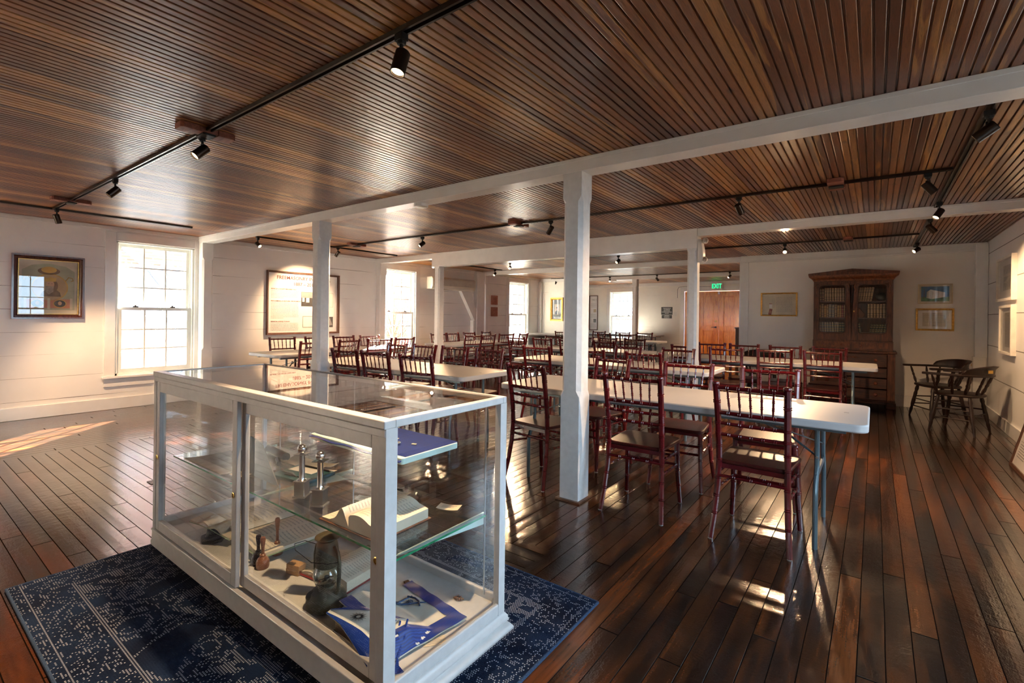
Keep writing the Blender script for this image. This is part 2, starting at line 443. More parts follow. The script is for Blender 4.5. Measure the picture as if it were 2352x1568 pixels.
def floor_mat():
    m, nt, b = new_mat('worn_varnished_floorboards')
    g = nt.nodes.new('ShaderNodeNewGeometry')
    sp = nt.nodes.new('ShaderNodeSeparateXYZ')
    nt.links.new(g.outputs['Position'], sp.inputs[0])
    X, Y = sp.outputs['X'], sp.outputs['Y']
    # boards run along Y, but along X in the bay in front of the first beam
    inx = math_n(nt, 'MULTIPLY', math_n(nt, 'GREATER_THAN', X, -5.95), math_n(nt, 'LESS_THAN', X, -1.42))
    inr = math_n(nt, 'MULTIPLY', inx, math_n(nt, 'LESS_THAN', Y, 2.28))

    def sel(a, c):
        n = nt.nodes.new('ShaderNodeMix')
        n.data_type = 'FLOAT'
        nt.links.new(inr, n.inputs[0])
        nt.links.new(a, n.inputs[2])
        nt.links.new(c, n.inputs[3])
        return n.outputs[0]
    A = sel(X, Y)      # across boards
    L = sel(Y, X)      # along boards
    wob = N(nt, 'ShaderNodeTexNoise', Scale=0.8, Detail=2.0)
    nt.links.new(g.outputs['Position'], wob.inputs['Vector'])
    Aw = math_n(nt, 'MULTIPLY_ADD', wob.outputs['Fac'], 0.012, A)
    u = math_n(nt, 'DIVIDE', math_n(nt, 'ADD', Aw, 20.0), 0.0868)
    bi = math_n(nt, 'FLOOR', u)
    fr = math_n(nt, 'FRACT', u)
    wn1 = N(nt, 'ShaderNodeTexWhiteNoise', noise_dimensions='1D')
    nt.links.new(bi, wn1.inputs['W'])
    v = math_n(nt, 'ADD', math_n(nt, 'DIVIDE', L, 2.6), math_n(nt, 'MULTIPLY', wn1.outputs['Value'], 7.0))
    seg = math_n(nt, 'FLOOR', v)
    frl = math_n(nt, 'FRACT', v)
    key = math_n(nt, 'ADD', bi, math_n(nt, 'MULTIPLY', seg, 41.9))
    wn2 = N(nt, 'ShaderNodeTexWhiteNoise', noise_dimensions='1D')
    nt.links.new(key, wn2.inputs['W'])
    gap = math_n(nt, 'MAXIMUM', math_n(nt, 'GREATER_THAN', math_n(nt, 'ABSOLUTE', math_n(nt, 'SUBTRACT', fr, 0.5)), 0.477),
                 math_n(nt, 'GREATER_THAN', math_n(nt, 'ABSOLUTE', math_n(nt, 'SUBTRACT', frl, 0.5)), 0.4988))
    cm = nt.nodes.new('ShaderNodeCombineXYZ')
    nt.links.new(math_n(nt, 'MULTIPLY', A, 12.0), cm.inputs[0])
    nt.links.new(math_n(nt, 'MULTIPLY', L, 1.5), cm.inputs[1])
    nt.links.new(math_n(nt, 'MULTIPLY', wn2.outputs['Value'], 50.0), cm.inputs[2])
    ns = N(nt, 'ShaderNodeTexNoise', Scale=1.0, Detail=8.0, Roughness=0.65, Distortion=0.1)
    nt.links.new(cm.outputs[0], ns.inputs['Vector'])
    cmf = nt.nodes.new('ShaderNodeCombineXYZ')
    nt.links.new(math_n(nt, 'MULTIPLY', A, 90.0), cmf.inputs[0])
    nt.links.new(math_n(nt, 'MULTIPLY', L, 5.0), cmf.inputs[1])
    nf = N(nt, 'ShaderNodeTexNoise', Scale=1.0, Detail=3.0)
    nt.links.new(cmf.outputs[0], nf.inputs['Vector'])
    base = ramp(nt, wn2.outputs['Value'], [(0.0, (0.014, 0.009, 0.007)), (0.4, (0.028, 0.013, 0.008)), (0.7, (0.045, 0.017, 0.008)), (0.9, (0.075, 0.024, 0.010)), (1.0, (0.14, 0.04, 0.012))])
    hot = ramp(nt, ns.outputs['Fac'], [(0.5, (0, 0, 0)), (0.72, (1, 1, 1))])
    c = mixc(nt, math_n(nt, 'MULTIPLY', hot, 0.55), base, (0.22, 0.058, 0.012))
    drk = ramp(nt, ns.outputs['Fac'], [(0.38, (1, 1, 1)), (0.48, (0, 0, 0))])
    c = mixc(nt, math_n(nt, 'MULTIPLY', drk, 0.85), c, (0.014, 0.009, 0.007))
    fg = ramp(nt, nf.outputs['Fac'], [(0.35, (0.8, 0.8, 0.8)), (0.65, (1.12, 1.12, 1.12))])
    c = mixc(nt, 1.0, c, fg, 'MULTIPLY')
    c = mixc(nt, gap, c, (0.006, 0.004, 0.003))
    setc(nt, b, c)
    # varnish worn matter in places
    nw = N(nt, 'ShaderNodeTexNoise', Scale=1.3, Detail=5.0)
    nt.links.new(g.outputs['Position'], nw.inputs['Vector'])
    rg = ramp(nt, nw.outputs['Fac'], [(0.35, (0.12, 0.12, 0.12)), (0.7, (0.24, 0.24, 0.24))])
    nt.links.new(rg, b.inputs['Roughness'])
    nogap = math_n(nt, 'SUBTRACT', 1.0, gap)
    nt.links.new(math_n(nt, 'MULTIPLY', nogap, 0.5), b.inputs['Specular IOR Level'])
    nt.links.new(math_n(nt, 'MULTIPLY', nogap, 0.4), b.inputs['Coat Weight'])
    b.inputs['Coat Roughness'].default_value = 0.09
    # ripples across each board and fine pits in the varnish
    cmr = nt.nodes.new('ShaderNodeCombineXYZ')
    nt.links.new(math_n(nt, 'MULTIPLY', A, 14.0), cmr.inputs[0])
    nt.links.new(math_n(nt, 'MULTIPLY', L, 22.0), cmr.inputs[1])
    nr = N(nt, 'ShaderNodeTexNoise', Scale=1.0, Detail=4.0)
    nt.links.new(cmr.outputs[0], nr.inputs['Vector'])
    npit = N(nt, 'ShaderNodeTexNoise', Scale=110.0, Detail=2.0)
    nt.links.new(g.outputs['Position'], npit.inputs['Vector'])
    cup = math_n(nt, 'MULTIPLY', math_n(nt, 'ABSOLUTE', math_n(nt, 'SUBTRACT', fr, 0.5)), -0.35)
    h = math_n(nt, 'ADD', math_n(nt, 'MULTIPLY', nr.outputs['Fac'], 0.34), math_n(nt, 'MULTIPLY', npit.outputs['Fac'], 0.16))
    h = math_n(nt, 'ADD', h, math_n(nt, 'MULTIPLY', ns.outputs['Fac'], 0.5))
    h = math_n(nt, 'ADD', h, cup)
    h = math_n(nt, 'SUBTRACT', h, math_n(nt, 'MULTIPLY', gap, 0.8))
    bn = nt.nodes.new('ShaderNodeBump')
    bn.inputs['Strength'].default_value = 0.5
    bn.inputs['Distance'].default_value = 0.006
    nt.links.new(h, bn.inputs['Height'])
    nt.links.new(bn.outputs['Normal'], b.inputs['Normal'])
    nt.links.new(bn.outputs['Normal'], b.inputs['Coat Normal'])
    return m


M['floor'] = floor_mat()


def rug_mat():
    m, nt, b = new_mat('navy_rug_pile')
    tc = nt.nodes.new('ShaderNodeTexCoord')
    sp = nt.nodes.new('ShaderNodeSeparateXYZ')
    nt.links.new(tc.outputs['Object'], sp.inputs[0])
    X, Y = sp.outputs['X'], sp.outputs['Y']
    # pale knots on a fine grid
    P = 0.0085

    def cell(a, off=None):
        q = math_n(nt, 'DIVIDE', a, P)
        if off is not None:
            q = math_n(nt, 'ADD', q, off)
        return math_n(nt, 'ABSOLUTE', math_n(nt, 'SUBTRACT', math_n(nt, 'FRACT', q), 0.5)), math_n(nt, 'FLOOR', q)
    dy, iy = cell(Y)
    half = math_n(nt, 'MULTIPLY', math_n(nt, 'MODULO', math_n(nt, 'ABSOLUTE', iy), 2.0), 0.5)
    dx, ix = cell(X, half)
    dist = math_n(nt, 'SQRT', math_n(nt, 'ADD', math_n(nt, 'MULTIPLY', dx, dx), math_n(nt, 'MULTIPLY', dy, dy)))
    dot = math_n(nt, 'LESS_THAN', dist, 0.30)
    # cell centre coordinates so each knot is wholly light or dark
    cx = math_n(nt, 'MULTIPLY', ix, P)
    cy = math_n(nt, 'MULTIPLY', iy, P)
    cm = nt.nodes.new('ShaderNodeCombineXYZ')
    nt.links.new(cx, cm.inputs[0])
    nt.links.new(cy, cm.inputs[1])

    def contour(scale, k, wdt, seed, det=1.5):
        n = N(nt, 'ShaderNodeTexNoise', Scale=scale, Detail=det)
        ad = nt.nodes.new('ShaderNodeVectorMath')
        ad.operation = 'ADD'
        ad.inputs[1].default_value = (seed, seed * 2, 0)
        nt.links.new(cm.outputs[0], ad.inputs[0])
        nt.links.new(ad.outputs[0], n.inputs['Vector'])
        f = math_n(nt, 'FRACT', math_n(nt, 'MULTIPLY', n.outputs['Fac'], k))
        return math_n(nt, 'LESS_THAN', math_n(nt, 'ABSOLUTE', math_n(nt, 'SUBTRACT', f, 0.5)), wdt)
    c1 = contour(2.2, 6.0, 0.055, 3.0)
    c2 = contour(7.0, 7.0, 0.10, 9.0, 2.0)
    # medallion petals from voronoi cells
    vo = N(nt, 'ShaderNodeTexVoronoi', Scale=7.5)
    nt.links.new(cm.outputs[0], vo.inputs['Vector'])
    pet = math_n(nt, 'LESS_THAN', math_n(nt, 'ABSOLUTE', math_n(nt, 'SUBTRACT', math_n(nt, 'FRACT', math_n(nt, 'MULTIPLY', vo.outputs['Distance'], 4.0)), 0.5)), 0.13)
    zone = N(nt, 'ShaderNodeTexNoise', Scale=2.6, Detail=1.0)
    nt.links.new(cm.outputs[0], zone.inputs['Vector'])
    zn = math_n(nt, 'GREATER_THAN', zone.outputs['Fac'], 0.44)
    patt = math_n(nt, 'MAXIMUM', c1, math_n(nt, 'MULTIPLY', math_n(nt, 'MAXIMUM', c2, pet), zn))
    # border: distance from the rug edge
    ex = math_n(nt, 'SUBTRACT', 1.093, math_n(nt, 'ABSOLUTE', cx))
    ey = math_n(nt, 'SUBTRACT', 0.79, math_n(nt, 'ABSOLUTE', cy))
    e = math_n(nt, 'MINIMUM', ex, ey)
    inb = math_n(nt, 'LESS_THAN', e, 0.19)
    bord = contour(11.0, 8.0, 0.14, 5.0, 2.0)
    patt2 = nt.nodes.new('ShaderNodeMix')
    patt2.data_type = 'FLOAT'
    nt.links.new(inb, patt2.inputs[0])
    nt.links.new(patt, patt2.inputs[2])
    nt.links.new(bord, patt2.inputs[3])
    lines = math_n(nt, 'MAXIMUM', math_n(nt, 'LESS_THAN', math_n(nt, 'ABSOLUTE', math_n(nt, 'SUBTRACT', e, 0.032)), 0.0045),
                   math_n(nt, 'LESS_THAN', math_n(nt, 'ABSOLUTE', math_n(nt, 'SUBTRACT', e, 0.19)), 0.009))
    tot = math_n(nt, 'MULTIPLY', dot, math_n(nt, 'MAXIMUM', patt2.outputs[0], lines))
    nb = N(nt, 'ShaderNodeTexNoise', Scale=4.0, Detail=4.0)
    nt.links.new(tc.outputs['Object'], nb.inputs['Vector'])
    navy = ramp(nt, nb.outputs['Fac'], [(0.35, (0.005, 0.009, 0.024)), (0.7, (0.012, 0.028, 0.07))])
    c = mixc(nt, tot, navy, (0.34, 0.37, 0.42))
    setc(nt, b, c)
    b.inputs['Roughness'].default_value = 0.95
    b.inputs['Specular IOR Level'].default_value = 0.1
    nz = N(nt, 'ShaderNodeTexNoise', Scale=280.0, Detail=2.0)
    nt.links.new(tc.outputs['Object'], nz.inputs['Vector'])
    bump(nt, b, math_n(nt, 'ADD', nz.outputs['Fac'], math_n(nt, 'MULTIPLY', dist, -0.8)), 0.8, 0.004)
    return m


M['rug'] = rug_mat()
M['rug_edge'] = simple('blue_rug_binding', (0.02, 0.05, 0.11), 0.9, vary=0.5, scale=200, bmp=0.6)


# ---------------------------------------------------------------- mesh builder
class MB:
    def __init__(s):
        s.v = []
        s.f = []

    def add(s, vs_, fs, mat=None):
        n = len(s.v)
        for p in vs_:
            p = Vector(p)
            if mat is not None:
                p = mat @ p
            s.v.append(p)
        for q in fs:
            s.f.append([i + n for i in q])
        return s

    def box(s, x0, x1, y0, y1, z0, z1, mat=None):
        vv = [(x, y, z) for x in (x0, x1) for y in (y0, y1) for z in (z0, z1)]
        ff = [(0, 1, 3, 2), (4, 6, 7, 5), (0, 4, 5, 1), (2, 3, 7, 6), (0, 2, 6, 4), (1, 5, 7, 3)]
        return s.add(vv, ff, mat)

    def prism(s, pts, z0, z1, mat=None):
        """extrude a 2D polygon (x,y), counter-clockwise, from z0 to z1"""
        n = len(pts)
        vv = [(x, y, z0) for x, y in pts] + [(x, y, z1) for x, y in pts]
        ff = [tuple(range(n - 1, -1, -1)), tuple(range(n, 2 * n))]
        ff += [(i, (i + 1) % n, n + (i + 1) % n, n + i) for i in range(n)]
        return s.add(vv, ff, mat)

    def tube(s, path, rad, seg=8, caps=True, mat=None, flat=1.0):
        path = [Vector(p) for p in path]
        if isinstance(rad, (int, float)):
            rad = [rad] * len(path)
        n = len(path)
        tans = []
        for i in range(n):
            a = path[max(0, i - 1)]
            b = path[min(n - 1, i + 1)]
            t = (b - a)
            tans.append(t.normalized() if t.length > 1e-9 else Vector((0, 0, 1)))
        up = Vector((0, 0, 1)) if abs(tans[0].z) < 0.9 else Vector((0, 1, 0))
        nrm = (up - tans[0] * up.dot(tans[0])).normalized()
        vv, ff = [], []
        for i in range(n):
            t = tans[i]
            nrm = (nrm - t * nrm.dot(t)).normalized()
            bn = t.cross(nrm)
            for k in range(seg):
                a = 2 * PI * k / seg
                vv.append(path[i] + nrm * math.cos(a) * rad[i] * flat + bn * math.sin(a) * rad[i])
        for i in range(n - 1):
            for k in range(seg):
                k2 = (k + 1) % seg
                ff.append((i * seg + k, i * seg + k2, (i + 1) * seg + k2, (i + 1) * seg + k))
        if caps:
            ff.append(tuple(range(seg - 1, -1, -1)))
            ff.append(tuple((n - 1) * seg + k for k in range(seg)))
        return s.add(vv, ff, mat)

    def lathe(s, prof, seg=16, mat=None, cx=0, cy=0):
        vv, ff = [], []
        n = len(prof)
        for r, z in prof:
            for k in range(seg):
                a = 2 * PI * k / seg
                vv.append((cx + r * math.cos(a), cy + r * math.sin(a), z))
        for i in range(n - 1):
            for k in range(seg):
                k2 = (k + 1) % seg
                ff.append((i * seg + k, i * seg + k2, (i + 1) * seg + k2, (i + 1) * seg + k))
        ff.append(tuple(range(seg - 1, -1, -1)))
        ff.append(tuple((n - 1) * seg + k for k in range(seg)))
        return s.add(vv, ff, mat)

    def sphere(s, c, r, seg=14, sq=(1, 1, 1)):
        prof = [(max(1e-4, math.sin(PI * i / seg)) * r, -math.cos(PI * i / seg) * r) for i in range(seg + 1)]
        return s.lathe(prof, seg, Matrix.Translation(c) @ Matrix.Diagonal((*sq, 1)))

    def grid(s, fn, nu, nv, thick=None):
        """surface fn(u,v) in 0..1; with thick a closed shell pushed down in z"""
        vv = [fn(i / nu, j / nv) for j in range(nv + 1) for i in range(nu + 1)]
        W = nu + 1
        ff = [(j * W + i, j * W + i + 1, (j + 1) * W + i + 1, (j + 1) * W + i) for j in range(nv) for i in range(nu)]
        if thick:
            n = len(vv)
            vv = vv + [(p[0], p[1], p[2] - thick) for p in vv]
            ff += [tuple(reversed([q + n for q in f])) for f in ff[:nu * nv]]
            edge = [i for i in range(W)] + [j * W + nu for j in range(1, nv + 1)] + [nv * W + i for i in range(nu - 1, -1, -1)] + [j * W for j in range(nv - 1, 0, -1)]
            for a, b in zip(edge, edge[1:] + edge[:1]):
                ff.append((b, a, a + n, b + n))
        return s.add(vv, ff)

    def build(s, name, mat, parent=None, loc=None, smooth=True, bevel=0.0, angle=35, rot=None):
        me = bpy.data.meshes.new(name)
        me.from_pydata([tuple(p) for p in s.v], [], s.f)
        me.update()
        if smooth:
            me.polygons.foreach_set('use_smooth', [True] * len(me.polygons))
            me.set_sharp_from_angle(angle=R_(angle))
        me.materials.append(mat)
        o = bpy.data.objects.new(name, me)
        col.objects.link(o)
        if parent is not None:
            o.parent = parent
        if loc:
            o.location = loc
        if rot:
            o.rotation_euler = rot
        if bevel:
            md = o.modifiers.new('bevel', 'BEVEL')
            md.width = bevel
            md.segments = 2
            md.limit_method = 'ANGLE'
        return o


def tag(o, label=None, cat=None, group=None, kind=None):
    if label:
        o['label'] = label
    if cat:
        o['category'] = cat
    if group:
        o['group'] = group
    if kind:
        o['kind'] = kind
    return o


def thing(name, label, cat, loc=(0, 0, 0), rz=0.0, group=None, rot=None):
    o = bpy.data.objects.new(name, None)
    o.empty_display_size = 0.1
    col.objects.link(o)
    o.location = loc
    o.rotation_euler = rot if rot else (0, 0, rz)
    return tag(o, label, cat, group)


def st(o):
    o['kind'] = 'structure'
    return o


def struct_empty(name, loc=(0, 0, 0), rz=0.0):
    o = bpy.data.objects.new(name, None)
    col.objects.link(o)
    o.location = loc
    o.rotation_euler = (0, 0, rz)
    return st(o)


def dup(root, loc, rz, label, group=None):
    r = root.copy()
    col.objects.link(r)
    r.location = loc
    r.rotation_euler = (0, 0, rz)
    r['label'] = label
    if group:
        r['group'] = group
    for ch in list(root.children):
        c = ch.copy()
        col.objects.link(c)
        c.parent = r
        for g_ in list(ch.children):
            d = g_.copy()
            col.objects.link(d)
            d.parent = c
    return r


def text(body, size, mat, parent, loc, rot, align='CENTER', name='lettering', ext=0.0008, xs=1.0, bold=0.0):
    cu = bpy.data.curves.new(name, 'FONT')
    cu.body = body
    cu.size = size
    cu.align_x = align
    cu.align_y = 'CENTER'
    cu.extrude = ext
    cu.offset = bold
    cu.resolution_u = 3
    tmp = bpy.data.objects.new(name, cu)
    me = bpy.data.meshes.new_from_object(tmp)
    me.name = name
    me.materials.clear()
    me.materials.append(mat)
    bpy.data.objects.remove(tmp)
    bpy.data.curves.remove(cu)
    o = bpy.data.objects.new(name, me)
    col.objects.link(o)
    o.parent = parent
    o.location = loc
    o.rotation_euler = rot
    o.scale = (xs, 1, 1)
    return o


def rrect(x0, x1, y0, y1, r, n=5):
    pts = []
    for cx, cy, a0 in ((x1 - r, y0 + r, -PI / 2), (x1 - r, y1 - r, 0), (x0 + r, y1 - r, PI / 2), (x0 + r, y0 + r, PI)):
        for i in range(n + 1):
            a = a0 + PI / 2 * i / n
            pts.append((cx + r * math.cos(a), cy + r * math.sin(a)))
    return pts
# ================================================================ THE SETTING
XL, XR, YB, YF = -8.0, 1.24, -3.2, 15.2
Y3 = 9.35          # wall behind the bookcase
XW = -1.92         # where that wall ends
CZ = 2.39
T = 0.17


def wall_mesh(a0, a1, z0, z1, holes):
    """grid of cells in (a,z) without the holes; returns list of rectangles"""
    As = sorted({a0, a1, *[h[0] for h in holes], *[h[1] for h in holes]})
    Zs = sorted({z0, z1, *[h[2] for h in holes], *[h[3] for h in holes]})
    out = []
    for i in range(len(As) - 1):
        for j in range(len(Zs) - 1):
            ca, cz = (As[i] + As[i + 1]) / 2, (Zs[j] + Zs[j + 1]) / 2
            if any(h[0] < ca < h[1] and h[2] < cz < h[3] for h in holes):
                continue
            out.append((As[i], As[i + 1], Zs[j], Zs[j + 1]))
    return out


WZ0, WZ1 = 0.435, 2.21
LW = [(2.0, 2.92), (6.3, 7.2), (10.56, 11.46), (-2.3, -1.38)]  # last opening is out of view, added for the daylight it lets in
RW = [(2.0, 2.92), (0.5, 1.42), (4.0, 4.92)]  # first inferred from a reflection; other two unseen, added to bring in daylight
BW = []
FW = (-7.2, -6.3, 0.5, 2.13)
DR = (-4.72, -2.7, 0.0, 2.1)

m = MB().box(XL - T, XR + T, YB - T, YF + T, -0.12, 0)
st(m.build('floor', M['floor'], smooth=False))

# beadboard ceiling: real boards with a bead down the middle and an open V at each joint
m = MB()
P = 0.0427
n = int((XR - XL) / P) + 1
prof = []
for i in range(n):
    x = XL + i * P
    prof += [(x + 0.0026, CZ + 0.011), (x + 0.0048, CZ + 0.001), (x + 0.007, CZ), (x + P - 0.007, CZ), (x + P - 0.0048, CZ + 0.001), (x + P - 0.0026, CZ + 0.011)]
vv = []
for y in (YB, YF):
    vv += [(px, y, pz) for px, pz in prof]
k = len(prof)
ff = [(i, i + k, i + k + 1, i + 1) for i in range(k - 1)]
m.add(vv, ff)
m.box(XL - T, XR + T, YB - T, YF + T, CZ + 0.03, CZ + 0.1)
st(m.build('ceiling', M['ceiling'], smooth=False))

m = MB()
for a, b_, c, d in wall_mesh(YB - T, YF + T, 0, CZ + 0.03, [(y0, y1, WZ0, WZ1) for y0, y1 in LW]):
    m.box(XL - T, XL, a, b_, c, d)
st(m.build('wall_left', M['wall_left'], smooth=False))
m = MB()
for a, b_, c, d in wall_mesh(YB - T, Y3, 0, CZ + 0.03, [(y0, y1, WZ0, WZ1) for y0, y1 in RW]):
    m.box(XR, XR + T, a, b_, c, d)
st(m.build('wall_right', M['wall_right'], smooth=False))
m = MB()
for a, b_, c, d in wall_mesh(XL, XR, 0, CZ + 0.03, [(x0, x1, WZ0, WZ1) for x0, x1 in BW]):
    m.box(a, b_, YB - T, YB, c, d)
st(m.build('wall_back', M['wall_plain'], smooth=False))
m = MB()
for a, b_, c, d in wall_mesh(XL, XW + 0.2, 0, CZ + 0.03, [FW, DR]):
    m.box(a, b_, YF, YF + T, c, d)
st(m.build('wall_far', M['wall_far'], smooth=False))
st(MB().box(XW, XR + T, Y3, Y3 + T, 0, CZ + 0.03).build('wall_bookcase', M['wall_plain'], smooth=False))
st(MB().box(XW, XW + T, Y3 + T, YF, 0, CZ + 0.03).build('wall_wing', M['wall_plain'], smooth=False))
st(MB().box(XL, -7.05, 12.1, 12.27, 0, CZ + 0.03).build('wall_portrait', M['wall_far'], smooth=False))

# trims
def trim(n_, *boxes, mat='trim', bev=0.004):
    m_ = MB()
    for b in boxes:
        m_.box(*b)
    return st(m_.build('trim_%d' % n_, M[mat], smooth=False, bevel=bev))


st(MB().box(XL, XL + 0.02, YB, 12.1, 0, 0.15).build('baseboard_left', M['trim'], smooth=False, bevel=0.004))
st(MB().box(XR - 0.02, XR, YB, Y3, 0, 0.15).build('baseboard_right', M['trim'], smooth=False, bevel=0.004))
st(MB().box(XW, XR, Y3 - 0.02, Y3, 0, 0.17).build('baseboard_bookcase', M['trim'], smooth=False, bevel=0.004))
st(MB().box(XL, DR[0] - 0.13, YF - 0.02, YF, 0, 0.15).build('baseboard_far', M['trim'], smooth=False, bevel=0.004))
st(MB().box(XL, XR, YB, YB + 0.02, 0, 0.15).build('baseboard_back', M['trim'], smooth=False, bevel=0.004))
trim(1, (XL, XL + 0.025, YB, 2.97, 2.345, CZ), (XL, XL + 0.025, 3.12, 6.15, 2.33, CZ), (XL, XL + 0.025, 6.3, 9.4, 2.33, CZ), (XL, XL + 0.025, 9.55, 12.1, 2.33, CZ))
trim(2, (XW, XR, Y3 - 0.02, Y3, 2.30, CZ), (XW, XR, Y3 - 0.03, Y3, 2.275, 2.30), (XW, XW + 0.13, Y3 - 0.02, Y3, 0.17, 2.275))
trim(3, (XL, XW, YF - 0.02, YF, 2.29, CZ))
trim(4, (1.11, XR - 0.005, Y3 - 0.14, Y3 - 0.021, 0, 2.36), (1.09, XR - 0.021, Y3 - 0.17, Y3 - 0.021, 0, 0.8))
trim(5, (XL, -7.05, 12.08, 12.1, 2.29, CZ), (XL + 0.001, XL + 0.10, 12.0, 12.1, 0, 2.29), (-7.87, -7.84, 12.085, 12.1, 0, 2.29))
trim(6, (XW - 0.015, XW, Y3 - 0.02, Y3 + T, 0, 2.29))

# beams
def beam(n_, x0, x1, y0, z0, y1=None, fillet=True):
    m_ = MB().box(x0, x1, y0, y1 or y0 + 0.15, z0, CZ)
    if fillet:
        m_.box(x0, x1, y0 - 0.006, y0, 2.363, CZ)
    return st(m_.build('trim_%d' % n_, M['trim'], smooth=False, bevel=0.006))


beam(10, XL, XR, 2.97, 2.295)
beam(11, XL, -6.39, 6.15, 2.295)
beam(12, -6.39, -1.76, 6.13, 2.15, 6.31)
beam(13, -1.76, XR, 6.15, 2.295)
beam(14, XL, XW, 9.40, 2.295)
beam(15, XL, XW, 12.30, 2.295)


def loft(m_, cx, cy, w_, d_, secs):
    rings = []
    for z, c in secs:
        a, b = w_ / 2, d_ / 2
        rings.append([(cx + x, cy + y, z) for x, y in ((-a + c, -b), (a - c, -b), (a, -b + c), (a, b - c), (a - c, b), (-a + c, b), (-a, b - c), (-a, -b + c))])
    vv = [p for r in rings for p in r]
    ff = []
    for i in range(len(rings) - 1):
        for k in range(8):
            k2 = (k + 1) % 8
            ff.append((i * 8 + k, i * 8 + k2, i * 8 + 8 + k2, i * 8 + 8 + k))
    ff.append(tuple(range(7, -1, -1)))
    ff.append(tuple((len(rings) - 1) * 8 + k for k in range(8)))
    m_.add(vv, ff)
    return m_


def post(label, x0, x1, y0, y1, top, lo=0.75, hi=2.11):
    m_ = MB()
    loft(m_, (x0 + x1) / 2, (y0 + y1) / 2, x1 - x0, y1 - y0,
         [(0.012, 0.003), (lo - 0.02, 0.003), (lo + 0.02, 0.027), (hi - 0.02, 0.027), (hi + 0.015, 0.003), (top, 0.003)])
    o = m_.build('post', M['trim_old'], smooth=False)
    tag(o, label, 'post', 'painted posts under the beams')
    MB().box(x0 - 0.022, x1 + 0.022, y0 - 0.022, y1 + 0.022, 0, 0.012).build('base_plate', M['leather_brown'], o, smooth=False)
    return o


post('white chamfered wooden post nearest the camera, between the front folding tables', -1.78, -1.63, 2.97, 3.12, 2.295)
post('white chamfered wooden post in front of the large framed history board', -4.985, -4.84, 2.97, 3.12, 2.295)
post('white wooden post at the left end of the deep second beam', -6.353, -6.222, 6.15, 6.30, 2.15, hi=2.125)
post('white wooden post at the right end of the deep beam, beside the emergency light', -1.885, -1.765, 6.15, 6.30, 2.15, hi=2.125)
post('slender white post under the farthest beam, in front of the far window', -5.2, -5.07, 12.30, 12.45, 2.295)
# posts and braces that stand in the left wall
for n_, yy, tp in ((20, 2.97, 2.295), (21, 6.15, 2.295), (22, 9.40, 2.295)):
    m_ = MB()
    loft(m_, XL + 0.075 if n_ != 22 else XL + 0.06, yy + 0.075, 0.15, 0.15, [(0, 0.003), (0.73, 0.003), (0.77, 0.025), (2.05, 0.025), (2.09, 0.003), (tp, 0.003)])
    st(m_.build('trim_%d' % n_, M['trim'], smooth=False))
m_ = MB()
m_.box(XL, XL + 0.11, 9.12, 9.4, 0, 2.36)
m_.prism([(8.56, 1.86), (8.90, 1.86), (9.12, 1.40), (9.12, 1.05)], 0, 0.1, Matrix(((0, 0, 1, XL), (1, 0, 0, 0), (0, 1, 0, 0), (0, 0, 0, 1))))
m_.box(XL, XL + 0.1, 9.0, 9.12, 0.0, 1.16)
st(m_.build('trim_23', M['trim'], smooth=False, bevel=0.004))


